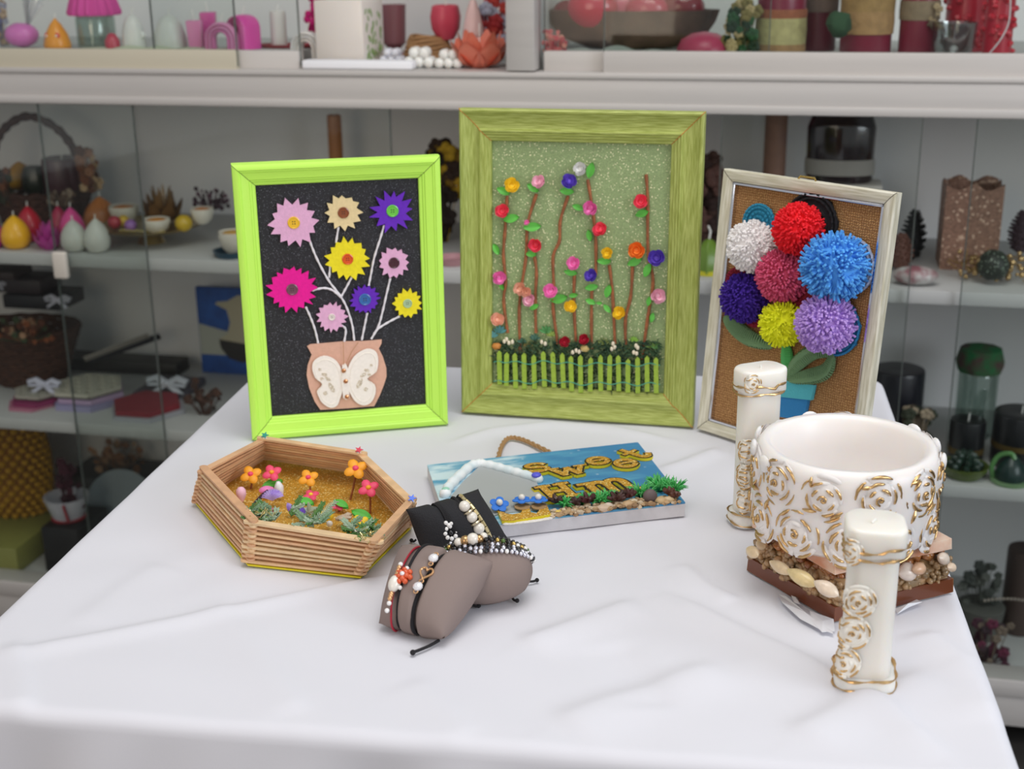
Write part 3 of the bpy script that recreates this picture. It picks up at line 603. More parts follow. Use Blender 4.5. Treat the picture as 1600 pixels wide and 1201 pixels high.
# shells, bark, sprigs along the front edge
def scallop(c, R, r, n=11):
    def fn(s, t_):
        a = radians(-70 + 140 * s); rr = r * t_; ridge = 1 + .05 * cos(s * n * 2 * pi); z = r * .42 * sin(pi * min(1, t_ * .95 + .05) * .9) * (1 - .35 * abs(2 * s - 1) ** 2) * ridge
        return c + R @ V((rr * sin(a) * ridge, rr * cos(a) * ridge, z))
    return MB().surf(fn, n * 4, 8)
M_ps = mat('purple_shell', '9a7ad0', .35, col2='b8a4dc', vscale=120); M_ws = mat('white_shell', 'eeeaec', .3)
HX_.part('seashell', scallop(hloc(426, 783, .012), frame_of((-.1, -.75, .65)) @ Matrix.Rotation(.1, 3, 'Z'), .0125), M_ps, label='lilac ribbed seashell', ang=2)
HX_.part('seashell', MB().ball(hloc(436, 765, .016), .0062, (.8, .8, 1.5), 12, 8, .06), M_ws, label='white shell piece')
HX_.part('seashell', scallop(hloc(460, 792, .014), frame_of((.4, -.6, .6)) @ Matrix.Rotation(2, 3, 'Z'), .0085), M_ps, label='lilac shell fragment', ang=2)
HX_.part('seashell', MB().lathe([(.0008, 0), (.004, .003), (.0062, .009), (.0048, .010), (.0004, .0102)], 10).xf(Matrix.Translation(hloc(461, 804, .014)) @ Matrix.Rotation(.9, 4, 'Y')), mat('violet_shell', '6848b8', .4), label='violet shell piece')
mb = MB()
for i in range(7): mb.tube([hloc(388 + i * 1.2, 799 - i, .008), hloc(400 + i * 1.5, 784 - i * 1.6, .012), hloc(412 + i, 771 - i, .016)], [.001, .0020, .0008], 5)
HX_.part('bark_piece', mb, mat('dark_bark', '3a2430', .8))
mb = MB()
for k in range(5):
    a = 2 * pi * k / 5 + .4; c = hloc(484, 797, .016); d = V((cos(a), -.2, sin(a))) ; mb.tube([c, c + d * .005, c + d * .0095], [.0034, .0026, .0008], 8, flat=.6)
HX_.part('starfish', mb, mat('pale_green_shell', 'a8b49a', .4), label='pale grey green starfish')
HX_.part('clay_cup', MB().lathe([(.002, 0), (.0045, .002), (.0060, .006), (.0058, .011), (.0048, .0112), (.004, .006), (.001, .004)], 10, wob=lambda a, z: 1 + .08 * sin(5 * a)).xf(Matrix.Translation(hloc(517, 812, .016)) @ Matrix.Rotation(-.5, 4, 'Y')), mat('clay_yellow', 'f0d030', .5), label='yellow clay cup')
mb = MB()
for k in range(10): mb.ball(hloc(535 + random.uniform(-6, 10), 808 + random.uniform(-5, 6), .016 + random.uniform(-.003, .003)), .0030, (1.3, 1, .6), 7, 5, .25)
HX_.part('shell_chips', mb, mat('shell_chips', 'd8c0a8', .4, var=.3, vscale=200), kind='stuff')
for (x, y) in ((404, 790), (466, 789), (515, 818), (555, 831)): HX_.part('pearl', MB().ball(hloc(x, y, .020), .0032, (1, 1, 1), 12, 8), mat('pearl', 'e8e2d8', .2, coat=.6))
for (x, y, c) in ((425, 797, 'c04878'), (433, 800, 'd05888')): HX_.part('berry', MB().ball(hloc(x, y, .020), .0026, (1, 1, 1), 8, 6), mat('berry_' + c, c, .4))
def sprig(a, b, n=15, L=.0065, col='7f9a86', tip=None, seed=0):
    rnd = random.Random(seed); mb = MB(); a = V(a); b = V(b); mb.tube([a, b], [.0007, .0004], 5); d = (b - a).normalized(); s1 = d.cross(V((0, -.5, .85))).normalized()
    for i in range(n):
        p = a.lerp(b, (i + .5) / n)
        for sg in (-1, 1):
            dv = (d * .8 + s1 * sg * .75 + V((0, -.1, rnd.uniform(-.1, .5)))).normalized(); mb.tube([p, p + dv * L * rnd.uniform(.7, 1.1) * (1 - .5 * i / n)], [.0009, .0005], 4)
    return mb
def hs_(x, y, z=.036): return hloc(x, y, z)
sp = [((392, 806), (418, 790)), ((396, 812), (386, 797)), ((400, 812), (430, 802)), ((425, 800), (404, 783)), ((455, 806), (470, 775)), ((452, 800), (475, 788)), ((470, 806), (500, 815)), ((490, 812), (505, 785)), ((492, 814), (525, 783)), ((478, 815), (464, 800)), ((560, 838), (588, 812)), ((556, 840), (575, 826)), ((575, 845), (592, 830)), ((550, 832), (565, 843)), ((400, 815), (415, 812)), ((572, 838), (590, 838))]
rnd = random.Random(77)
for i in range(44):
    s_ = rnd.random() if i < 18 else (rnd.uniform(0, .22) if i % 2 else rnd.uniform(.78, 1)); x = lerp(388, 590, s_); y = lerp(805, 836, s_) + rnd.uniform(-5, 4); sp.append(((x, y), (x + rnd.uniform(-22, 22), y + rnd.uniform(-20, 4))))
for i, (p, q) in enumerate(sp):
    HX_.part('pine_sprig', sprig(hs_(*p), hs_(*q, .044), seed=i), mat('pine_sprig_%d' % (i % 3), ('7d9a78', '55803f', 'a0b49a')[i % 3], .6), ang=2)
mb = MB(); rnd = random.Random(4)
for i in range(70):
    x, y = (rnd.gauss(404, 10), rnd.gauss(802, 6)) if i % 2 else (rnd.gauss(572, 10), rnd.gauss(836, 6)); p = hs_(x, y, .044); d = V((rnd.uniform(-1, 1), rnd.uniform(-1, .3), rnd.uniform(-.2, 1))).normalized(); mb.tube([p, p + d * .0045], .0005, 4)
HX_.part('gold_tinsel', mb, mat('gold_tinsel', 'e8d8a0', .25, metal=.8), kind='stuff')

# ------------------------------------------------------------------ blue sign board
BT = .0150
bc = [at(667.5, 727, BT), at(996.7, 691.5, BT), at(1070.6, 785.6, BT), at(702, 828, BT)]
bo_ = (bc[0] + bc[1] + bc[2] + bc[3]) / 4; ex = ((bc[1] - bc[0]) + (bc[2] - bc[3])).normalized(); by_ = V((-ex.y, ex.x, 0))
Mb = Matrix(((ex.x, by_.x, 0, bo_.x), (ex.y, by_.y, 0, bo_.y), (0, 0, 1, Z0 + .001), (0, 0, 0, 1)))
SB = T('sign_board', 'blue painted sign board with gold foam letters and snowy roof', 'sign', None, M=Mb)
lc = [SB.loc(p) for p in bc]; CBX = [(p.x, p.y) for p in lc][::-1]
SB.part('canvas', MB().prism(CBX, lambda x, y: V((x, y, 0)), lambda x, y: V((x, y, BT - .0018))), mat('white_canvas', 'dcdade', .7, var=.12, vscale=40, bump=.3, bscale=200), label='white canvas sides')
m = mat('sky_painting', '3f8cc0', .45); nt = m.node_tree; b = nt.nodes['Principled BSDF']; L_ = nt.links.new; tc = nt.nodes.new('ShaderNodeTexCoord')
mp = nt.nodes.new('ShaderNodeMapping'); mp.inputs['Scale'].default_value = (12, 34, 1); mp.inputs['Rotation'].default_value = (0, 0, .3); L_(tc.outputs['Object'], mp.inputs[0])
n1 = nt.nodes.new('ShaderNodeTexNoise'); n1.inputs['Scale'].default_value = 1.5; n1.inputs['Detail'].default_value = 5; L_(mp.outputs[0], n1.inputs[0])
sx = nt.nodes.new('ShaderNodeSeparateXYZ'); L_(tc.outputs['Object'], sx.inputs[0]); ma = nt.nodes.new('ShaderNodeMath'); ma.operation = 'MULTIPLY_ADD'; ma.inputs[1].default_value = -1.6; ma.inputs[2].default_value = 0.0; L_(sx.outputs[0], ma.inputs[0])
ad = nt.nodes.new('ShaderNodeMath'); ad.operation = 'ADD'; L_(n1.outputs['Fac'], ad.inputs[0]); L_(ma.outputs[0], ad.inputs[1])
rp = nt.nodes.new('ShaderNodeValToRGB'); L_(ad.outputs[0], rp.inputs[0]); e = rp.color_ramp.elements; e[0].position = .35; e[0].color = srgb('4187b8'); e[1].position = .72; e[1].color = srgb('cfe6ee'); k = e.new(.56); k.color = srgb('5aa3c6')
vo = nt.nodes.new('ShaderNodeTexVoronoi'); vo.inputs['Scale'].default_value = 75; L_(tc.outputs['Object'], vo.inputs[0]); r2 = nt.nodes.new('ShaderNodeValToRGB'); L_(vo.outputs['Distance'], r2.inputs[0]); r2.color_ramp.elements[0].color = (.35, .35, .35, 1); r2.color_ramp.elements[0].position = .06; r2.color_ramp.elements[1].color = (0, 0, 0, 1); r2.color_ramp.elements[1].position = .16
mx = nt.nodes.new('ShaderNodeMix'); mx.data_type = 'RGBA'; L_(r2.outputs[0], mx.inputs[0]); L_(rp.outputs[0], mx.inputs[6]); mx.inputs[7].default_value = srgb('e8f2f6'); L_(mx.outputs[2], b.inputs['Base Color'])
SB.part('painted_sky', MB().prism(CBX, lambda x, y: V((x, y, BT - .0018)), lambda x, y: V((x, y, BT - .0002))), m, label='painted blue sky with white flecks')
def sl(px, py, z=0): return SB.loc(at(px, py, BT + z))
# grey mirror plate under the roof
def Z6(x, y): return 650 + x / 3.721, 670 + y / 3.721
pl = [(205, 400), (270, 320), (370, 225), (400, 222), (540, 258), (690, 300), (745, 400), (770, 470), (500, 500), (300, 560), (240, 520)]
pp = [sl(*Z6(*p))[:2] for p in pl]
SB.part('house_plate', MB().prism(pp, lambda x, y: V((x, y, BT - .0002)), lambda x, y: V((x, y, BT + .0012))), mat('grey_felt_plate', 'a8acac', .6, bump=.1, bscale=300), label='grey house shaped plate')
M_snow = mat('snow_clay', 'f6f8f8', .6, bump=.5, bscale=130, col2='dceaee', vscale=45)
for nm, L, rr in (('roof_roll', [(170, 375), (195, 330), (255, 270), (320, 215), (375, 200)], .0052), ('roof_roll', [(375, 200), (450, 215), (540, 240), (620, 262), (710, 290)], .0048)):
    P = smooth([sl(*Z6(*p), .004) for p in L], 6); SB.part(nm, MB().tube(P, [rr * (1 + .10 * sin(i * 1.7)) for i in range(len(P))], 10), M_snow)
    SB.part('roof_roll_end', MB().ball(P[0] if rr > .005 else P[-1], rr * 1.15, (1, 1, .9), 12, 8, .04), M_snow)
SB.part('roof_button', MB().ball(sl(*Z6(700, 268), .0080), .0052, (1, 1, .55), 14, 8), mat('violet_blue_dot', '5a5cd8', .4), label='violet blue dot'); 
SB.part('roof_button', MB().ball(sl(*Z6(172, 350), .0080), .0042, (1, 1, .5), 10, 6), mat('mint_dot', '9ed4bc', .5), label='mint green patch')
# letters
M_fy = mat('yellow_foam', 'e8d428', .7); M_fb = mat('black_outline', '1c1812', .6); M_fg = glitter('gold_glitter')
def stroke(pts, w):
    """polyline as an outline"""
    L = []; R = []; n = len(pts)
    for i in range(n):
        a = V(pts[max(i - 1, 0)]); b = V(pts[min(i + 1, n - 1)]); d = (b - a).normalized(); nr = V((-d.y, d.x)); p = V(pts[i])
        if i == 0: p = p - d * w * .5
        if i == n - 1: p = p + d * w * .5
        L.append(p + nr * w / 2); R.append(p - nr * w / 2)
    return [q[:] for q in L + R[::-1]]
def arc(cx, cy, rx, ry, a0, a1, n=14): return [(cx + rx * cos(radians(a0 + (a1 - a0) * i / n)), cy + ry * sin(radians(a0 + (a1 - a0) * i / n))) for i in range(n + 1)]
LET = {
 'S': [(arc(.5, .72, .30, .20, 20, 270) + arc(.5, .30, .32, .22, 90, -160)[1:], .20)],
 'w': [([(.08, .88), (.30, .12)], .20), ([(.30, .12), (.50, .80)], .17), ([(.50, .80), (.70, .12)], .20), ([(.70, .12), (.92, .88)], .17), ([(-.04, .90), (.22, .90)], .14), ([(.78, .90), (1.04, .90)], .14)],
 'e': [(arc(.5, .48, .36, .36, 5, 325, 20), .22), ([(.18, .52), (.82, .52)], .14)],
 't': [([(.45, 1.05), (.45, .30)] + arc(.68, .28, .22, .20, 180, 330, 8), .24), ([(.15, .76), (.80, .76)], .16)],
 'H': [([(.20, .08), (.20, .92)], .24), ([(.80, .08), (.80, .92)], .24), ([(.2, .5), (.8, .5)], .17), ([(0, .94), (.40, .94)], .13), ([(.6, .94), (1, .94)], .13), ([(0, .06), (.40, .06)], .13), ([(.6, .06), (1, .06)], .13)],
 'm': [([(.14, .06), (.14, .80)], .19), ([(-.04, .86), (.14, .86)], .14), (arc(.32, .58, .19, .26, 170, 0, 10) + [(.51, .06)], .19), (arc(.70, .58, .19, .26, 170, 0, 10) + [(.89, .06)], .19), ([(.0, .05), (.28, .05)], .13), ([(.38, .05), (.64, .05)], .13), ([(.76, .05), (1.04, .05)], .13)],
}
def letter(ch, px, py, w, h, rot):
    c = sl(px, py, .002)
    def tr(p, s): x, y = (p[0] - .5) * w, (p[1] - .5) * h; return (c.x + x * cos(rot) - y * sin(rot), c.y + x * sin(rot) + y * cos(rot))
    par = None
    for m_, dw, z0, z1, nm in ((M_fy, .10, .0002, .0034, 'foam_letter'), (M_fb, .10, .0034, .0037, 'letter_outline'), (M_fg, -.01, .0037, .0042, 'letter_face')):
        mb = MB()
        for i, (pts, sw) in enumerate(LET[ch]):
            o_ = [tr(p, 0) for p in stroke(pts, sw + dw)]; e_ = .00002 * i
            # split into quads so long curved strokes stay clean
            n = len(pts)
            for k in range(n - 1):
                q = [o_[k], o_[k + 1], o_[2 * n - 2 - k], o_[2 * n - 1 - k]]; mb.prism(q, lambda x, y: V((x, y, BT + z0)), lambda x, y: V((x, y, BT + z1 + e_)))
        o = SB.part(nm, mb, m_, parent=par, smooth=False, label=(f'gold glitter letter {ch}' if par is None else None)); par = par or o
letter('S', 839, 734, .031, .026, .10); letter('w', 889, 739, .038, .024, .06); letter('e', 934, 723, .028, .026, .10); letter('e', 977, 727, .028, .028, .12); letter('t', 993, 713, .026, .030, .55)
letter('H', 871, 771, .033, .036, .12); letter('m', 951, 763, .048, .040, .14)
# picket strip, blue flowers
st = [(470, 478), (525, 505), (560, 510), (588, 505), (612, 500), (632, 444), (655, 455), (668, 498), (700, 505), (722, 480), (728, 455), (755, 450), (785, 505), (560, 545), (500, 545)]
pp = [sl(*Z6(*p), .002)[:2] for p in st]
SB.part('foam_fence', MB().prism(pp, lambda x, y: V((x, y, BT)), lambda x, y: V((x, y, BT + .0030))), M_fy, label='yellow foam fence'); SB.part('foam_fence_face', MB().prism(pp, lambda x, y: V((x, y, BT + .0030)), lambda x, y: V((x, y, BT + .0036))), M_fg, label='gold glitter face')
for (x, y) in ((484, 437), (615, 412), (712, 410)):
    c = sl(*Z6(x, y), .009); mb = MB(); R = frame_of((0, -.45 if x < 500 else .05, .9))
    for k in range(5): a = 2 * pi * k / 5; mb.ball(c + R @ V((.0058 * cos(a), .0058 * sin(a), 0)), .0042, (1, 1, .3), 10, 5, R=R)
    f = SB.part('foam_flower', mb, mat('blue_foam', '2f78d8', .6), label='blue foam flower'); SB.part('pearl', MB().ball(c + R @ V((0, 0, .0028)), .0034, n=12, m=8), mat('pearl'), parent=f)
    SB.part('flower_peg', MB().tube([c - V((0, 0, .008)), c], .002, 6), mat('tan_card', 'a8865c', .7))
    if x > 500: SB.part('brown_disc', MB().lathe([(.0002, 0), (.008, 0), (.008, .001), (.0002, .001)], 16, c=c - V((.001, .006, .005))), mat('tan_card'))
# lace strip, pebbles, grass, pine bits
mb = MB(); P = smooth([sl(*Z6(x, y), .0008) for x, y in ((520, 552), (600, 545), (700, 533), (785, 518))], 14)
for i in range(len(P) - 1): mb.ball(P[i], .0024, (1.2, .9, .5), 6, 4, .2)
SB.part('lace_strip', mb, mat('lace_white', 'e6e2dc', .8))
rnd = random.Random(12)
def edge(s, off=0): a = V(sl(*Z6(790, 512), .0)); b = V(sl(*Z6(1530, 425), .0)); p = a.lerp(b, s); return p + V((0, off, 0))
cols = [('d8c4a8', 'cream'), ('c0a078', 'tan'), ('9a7a58', 'brown')]
for k in range(3):
    mb = MB()
    for i in range(70):
        s = rnd.random() ** 1.1; p = edge(s, rnd.uniform(-.004, .012)); mb.ball(p + V((0, 0, .001 + rnd.uniform(0, .003))), rnd.uniform(.0016, .0032), (rnd.uniform(.8, 1.5), rnd.uniform(.7, 1.3), .7), 6, 4, .25)
    SB.part('gravel', mb, mat('gravel_' + cols[k][1], cols[k][0], .7, var=.2, vscale=300), kind='stuff', label=f'{cols[k][1]} gravel and shell bits')
for (s, of, r, c) in ((.06, .004, .0030, 'e6c860'), (.30, .012, .0036, 'e0c4a0'), (.40, .000, .0062, 'd2baa2'), (.44, .003, .0055, 'dccab8'), (.60, .003, .0060, 'c8a880'), (.65, .008, .0050, 'e0d0b4'), (.52, .010, .0034, 'e8d8c0'), (.86, .003, .0060, 'c8ac80'), (.92, .002, .0055, 'd0b890')):
    SB.part('shell_chip', MB().ball(edge(s, of) + V((0, 0, .003)), r, (1.2, .9, .6), 9, 6, .12), mat('chip_' + c, c, .5))
def grass(cpx, cpy, r, n, seed):
    rnd = random.Random(seed); c = sl(cpx, cpy, .001); mb = MB()
    for i in range(n):
        a = rnd.uniform(0, 2 * pi); l = r * rnd.uniform(.7, 1.15); el = rnd.uniform(.25, 1.3); d = V((cos(a) * cos(el), sin(a) * cos(el), sin(el))); s_ = c + V((cos(a), sin(a), 0)) * r * .15
        mb.tube([s_, s_ + d * l * .6 + V((0, 0, .002)), s_ + d * l], [.0011, .0009, .0002], 4)
    SB.part('grass_tuft', mb, mat('plastic_grass', '2fae50', .45, col2='6fce7c', vscale=160), ang=2)
for i, (x, y, r) in enumerate(((884, 791, .010), (908, 787, .010), (917, 784, .009), (937, 785, .012), (950, 781, .011), (960, 780, .009), (1000, 774, .014), (1010, 776, .012), (1032, 766, .015), (1026, 758, .012), (1053, 768, .015), (1045, 762, .010))): grass(x, y, r, 55, i)
def cone_bit(px, py, r, col, seed):
    rnd = random.Random(seed); c = sl(px, py, .006); mb = MB()
    for k in range(8):
        a = 2 * pi * k / 8 + rnd.uniform(-.3, .3); d = V((cos(a), sin(a) * .6, rnd.uniform(.2, 1.0))).normalized(); mb.tube([c, c + d * r * .6, c + d * r], [.0018, .0024, .0014], 6)
    SB.part('pine_cone_scale', mb, mat('conescale_' + col, col, .45), label='dark brown seed pod piece')
for i, a in enumerate(((868, 784, .0085, '3f2420'), (900, 786, .0070, '3a2220'), (919, 783, .0100, '4a1c20'), (963, 781, .010, '4a2c28'), (971, 776, .0080, '3c241e'), (984, 775, .0085, '4c2422'), (1045, 771, .0075, '5a3428'), (1055, 774, .006, '5a3428'))): cone_bit(*a, seed=i)
SB.part('seed_pod', MB().ball(sl(1016, 775, .007), .0075, (1, .8, 1), 12, 8, .05), mat('grey_pod', '6a5c5c', .6), label='round grey seed pod')
# hanging loop
P = smooth([SB.loc(at(*p)) for p in ((778, 716, .006), (784, 696, .004), (795, 684, .004), (815, 686, .004), (838, 696, .004), (862, 708, .006))], 8); mb = MB()
for ph in (0, 2.1, 4.2): mb.tube([p + V((.0014 * cos(i * .8 + ph), .0006 * sin(i * .8 + ph), .0014 * sin(i * .8 + ph))) for i, p in enumerate(P)], .0015, 6)
SB.part('twine_loop', mb, mat('jute', 'b08a5c', .9, bump=.8, bscale=900))
# ------------------------------------------------------------------ bracelet pillows
class Pillow:
    def __init__(s, label, BL, BR, TL, TR, th, m, name='bracelet_pillow', pinch=(), edgeround=.06, cr=.0, group=None, back=1.0):
        s.P = [V(p) for p in (BL, BR, TL, TR)]; s.th = th; s.pinch = pinch; s.er = edgeround; s.cr = cr; s.bk = back
        BLv, BRv, TLv, TRv = s.P
        s.c = (BLv + BRv + TLv + TRv) / 4; s.n = ((BRv - BLv) + (TRv - TLv)).cross((TLv - BLv) + (TRv - BRv)).normalized()
        s.t = T(name, label, 'bracelet pillow', (s.c.x, s.c.y, Z0))
        mb = MB(); N = 36
        mb.surf(lambda a, b: s.pt(2 * a - 1, 2 * b - 1, 1), N, N); mb.surf(lambda a, b: s.pt(2 * a - 1, 2 * b - 1, -1), N, N)
        s.o = s.t.part('cushion', mb, m, world=True, ang=2.5)
        bm = bmesh.new(); bm.from_mesh(s.o.data); bmesh.ops.remove_doubles(bm, verts=bm.verts[:], dist=.0001); bmesh.ops.recalc_face_normals(bm, faces=bm.faces[:]); bm.to_mesh(s.o.data); bm.free()
    def pt(s, u, v, side, off=0):
        BL, BR, TL, TR = s.P
        e = s.er; uu = u * (1 - e * (1 - u * u) * 0 - e * (1 - abs(v) ** 3) * abs(u) ** 3); vv = v * (1 - e * (1 - abs(u) ** 3) * abs(v) ** 3)
        c1 = sqrt(1 - s.cr * v * v); c2 = sqrt(1 - s.cr * u * u); uu *= c1; vv *= c2
        for (pu, pv, wd, dp) in s.pinch:
            if pu is not None: vv *= 1 - dp * exp(-((u - pu) / wd) ** 2) * .6
            else: uu *= 1 - dp * exp(-((v - pv) / wd) ** 2) * .6
        p = (BL * (1 - uu) * (1 - vv) + BR * (1 + uu) * (1 - vv) + TL * (1 - uu) * (1 + vv) + TR * (1 + uu) * (1 + vv)) / 4
        z = ((1 - abs(u) ** 2.4) * (1 - abs(v) ** 2.4)); z = max(z, 0) ** .50 * s.th
        for (pu, pv, wd, dp) in s.pinch:
            z *= 1 - dp * exp(-(((u - pu) if pu is not None else (v - pv)) / wd) ** 2)
        q = p + s.n * side * (z * (1 if side > 0 else s.bk) + off)
        if q.z < Z0 + .0005: q.z = Z0 + .0005
        return q
    def loop(s, k, along='v', off=.0015, n=96, skew=0):
        """closed loop round the pillow at constant u (along='v') or constant v"""
        o = []
        for i in range(n):
            a = 2 * pi * i / n; w_ = cos(a) * 1.0; side = 1 if sin(a) >= 0 else -1; kk = k + skew * w_
            r = abs(w_) ** 1
            u, v = (kk, w_) if along == 'v' else (w_, kk)
            p = s.pt(u, v, side, off * (1 - abs(w_) ** 6))
            d = (p - s.c); d = d - s.n * d.dot(s.n); 
            if abs(w_) > .9 and d.length > 0: p = p + d.normalized() * off * (abs(w_) - .9) * 10
            if p.z < Z0 + .001: p.z = Z0 + .001
            o.append(p)
        return o
def resample(P, step):
    P = [V(p) for p in P]; P.append(P[0]); o = [P[0]]; acc = 0
    for i in range(len(P) - 1):
        a, b = P[i], P[i + 1]; L = (b - a).length; t_ = step - acc
        while t_ <= L: o.append(a.lerp(b, t_ / L)); t_ += step
        acc = (acc + L) % step if L else acc
        acc = L - (t_ - step)
    return o
M_blackc = mat('black_nonwoven', '222226', .85, bump=.9, bscale=900); M_grey = mat('taupe_suede', '8c7d78', .95, bump=.08, bscale=600, spec=.1)
zt = .050
# black pillow
PB = Pillow('black textured cushion standing behind the two taupe cushions', at(657, 868, .007), at(800, 846, .007), at(632, 795, .052), at(748, 762, .056), .023, M_blackc, cr=.05, pinch=((-.30, None, .07, .22), (.32, None, .09, .30)))
# taupe cushions
PG2 = Pillow('taupe suede cushion carrying the stack of black beaded bracelets', at(700, 952, .004), at(838, 930, .012), at(676, 842, .048), at(826, 840, .050), .027, M_grey, edgeround=.0, cr=.42, pinch=((None, .60, .16, .10),))
PG1 = Pillow('taupe suede cushion in front with red and black cord bracelets', at(588, 976, .006), at(694, 1001, .008), at(624, 848, .048), at(780, 876, .046), .027, M_grey, edgeround=.03, cr=.10, pinch=((-.42, None, .06, .22), (.12, None, .06, .25)))
M_cord = mat('black_cord', '1a181c', .8, bump=.6, bscale=1500); M_pearl = mat('pearl')
def bracelet(name, label, loop, cord=None, cr=.0012, group=None, zdrop=0, flat_=1.0):
    c = sum(loop, V((0, 0, 0))) / len(loop); t = T(name, label, 'bracelet', c, group=group)
    if cord: t.part('cord', MB().tube(loop, cr, 6, closed=True, flat=flat_), cord, world=True)
    return t
def beadmesh(t, nm, r, m, sc=(1, 1, 1), n=10, k=7):
    return t.part(nm, MB().ball((0, 0, 0), r, sc, n, k), m)
def front(P, P_): return [p for p in P if (p - P_.c).dot(P_.n) > -.004]
# 1 pearl bracelet on the black cushion
lp = PB.loop(.30, off=.0018, skew=-.05); t = bracelet('pearl_bracelet', 'bracelet of three large pearls on black cord round the black cushion', lp, M_cord, .0016)
mid = [p for p in lp[:48]]
big = [at(p[0], p[1], 0) for p in ()]
def near_on(loop, px, py, P_=None):
    best = None
    for p in loop:
        x, y, d = proj(p); e = (x - px) ** 2 + (y - py) ** 2
        if (p - P_.c).dot(P_.n) < 0: continue
        if best is None or e < best[0]: best = (e, p)
    return best[1]
def off_loop(P_, p, k): return p + P_.n * k
i0 = 14
pr = beadmesh(t, 'pearl', .0054, mat('pearl'), n=16, k=10); ring = t.part('rhinestone_ring', MB().tube([(.0045 * cos(a), .0045 * sin(a), 0) for a in [2 * pi * i / 14 for i in range(14)]], .0011, 6, closed=True), mat('silver_stones', 'd8c8a8', .2, metal=.8))
cpos = [near_on(lp, *q, PB) + PB.n * .003 for q in ((722, 795), (737, 808), (749, 821))]
d_ = (cpos[2] - cpos[0]).normalized()
cpos = [cpos[1] - d_ * .0122, cpos[1], cpos[1] + d_ * .0122]
for i, p in enumerate(cpos):
    o = pr if i == 0 else t.copy(pr); o.location = t.loc(p)
for i in range(2):
    o = ring if i == 0 else t.copy(ring); o.location = t.loc((cpos[i] + cpos[i + 1]) / 2); o.rotation_euler = frame_of(d_).to_euler()
# gold tube-bead bracelet beside it
lp2 = PB.loop(.46, off=.0018, skew=-.04); t = bracelet('gold_bead_bracelet', 'thin bracelet of gold tube beads right of the large pearls', lp2, M_cord, .0008)
tb = t.part('tube_bead', MB().lathe([(.0004, -.0028), (.0017, -.0028), (.0017, .0028), (.0004, .0028)], 8), mat('antique_gold', 'd8c898', .3, metal=.6)); first = True; rs = resample(lp2[:50], .0062)
for i in range(1, len(rs) - 1):
    if (rs[i] - PB.c).dot(PB.n) < .004: continue
    o = tb if first else t.copy(tb); first = False; o.location = t.loc(rs[i]); o.rotation_euler = frame_of(rs[i + 1] - rs[i - 1]).to_euler()
# seed flower bracelet
lp3 = PB.loop(-.30, off=.0012, skew=.04); t = bracelet('flower_bead_bracelet', 'black cord bracelet with a small white bead flower, left on the black cushion', lp3, M_cord, .0009)
c = near_on(lp3, 710, 830, PB) + PB.n * .0015; R = frame_of(PB.n); wb = beadmesh(t, 'white_bead', .0021, mat('white_bead', 'f2f0ee', .25, coat=.5))
for i in range(8):
    a = 2 * pi * i / 8; o = wb if i == 0 else t.copy(wb); o.location = t.loc(c + R @ V((.0056 * cos(a), .0056 * sin(a), 0)))
for q in ((702, 815), (706, 819), (711, 817)): o = t.copy(wb); o.location = t.loc(near_on(lp3, 704, 816, PB) + PB.n * .0015 + R @ V(((q[0] - 705) * .0006, (817 - q[1]) * .0006, 0)))
t.part('dark_bead', MB().ball(t.loc(c), .0024, (1, 1, 1), 10, 7), mat('black_bead', '141418', .15, coat=.6))
# stacked bead bracelets on the second taupe cushion
def strand(P_, k, cols, r, name, label, pearls=(), skew=0, seed=0, group=None, off=.0022):
    lp = P_.loop(k, along='u', off=off, skew=skew, n=160); t = bracelet(name, label, lp, M_cord, .0005, group); rs = resample(lp, r * 2.05); rnd = random.Random(seed); src = {}
    for i, p in enumerate(rs):
        if (p - P_.c).dot(P_.n) < -.001: continue
        cn_, hx, ro, me_ = cols[rnd.randrange(len(cols))] if len(cols) < 9 else cols[i % len(cols)]
        rr = 1
        if cn_ not in src: src[cn_] = beadmesh(t, cn_ + '_bead', r, mat(cn_ + '_bead', hx, ro, metal=me_, coat=.4), (1, 1, .85), 8, 6); o = src[cn_]
        else: o = t.copy(src[cn_])
        q = p + P_.n * rnd.uniform(0, .0004); o.location = t.loc(q); o.rotation_euler = frame_of(rs[(i + 1) % len(rs)] - rs[i - 1]).to_euler()
    for (px, py, rr, m_, nm) in pearls:
        q = near_on(lp, px, py, P_); t.part(nm, MB().ball(t.loc(q + P_.n * rr * .5), rr, n=14, m=9), m_)
    return t
BK = ('black', '0e0e14', .15, 0); NV = ('navy', '20222e', .15, 0); SV = ('silver', 'd8d8e4', .15, .7); GR = ('green', '4a6a28', .25, .1); GO = ('gold', 'c8a860', .25, .8); WH = ('white', 'f2f0ee', .25, 0)
strand(PG2, .80, [BK, BK, NV, BK, SV], .0021, 'bead_bracelet', 'black seed bead bracelet topmost on the taupe cushion', [(755, 833, .0036, M_pearl, 'pearl')], seed=1)
strand(PG2, .68, [GR, GO, WH, GR, BK, GO], .0024, 'bead_bracelet', 'green and gold bead bracelet with one big pearl', [(739, 843, .0055, M_pearl, 'pearl'), (716, 845, .0040, M_pearl, 'pearl'), (727, 848, .0045, mat('gold_nugget', 'c8a070', .25, metal=.8), 'gold_bead'), (749, 840, .0038, mat('gold_nugget'), 'gold_bead')], seed=2, off=.003)
strand(PG2, .50, [BK, SV, SV, BK], .0023, 'bead_bracelet', 'black bead bracelet with single silver beads under the green one', seed=3)
strand(PG2, .36, [BK, NV, SV, SV], .0023, 'bead_bracelet', 'black and silver bead bracelet, third from the pearl one', seed=4, off=.0026)
strand(PG2, .24, [BK, SV, BK, SV, WH], .0022, 'bead_bracelet', 'black and white bead bracelet lowest on the taupe cushion', seed=5)
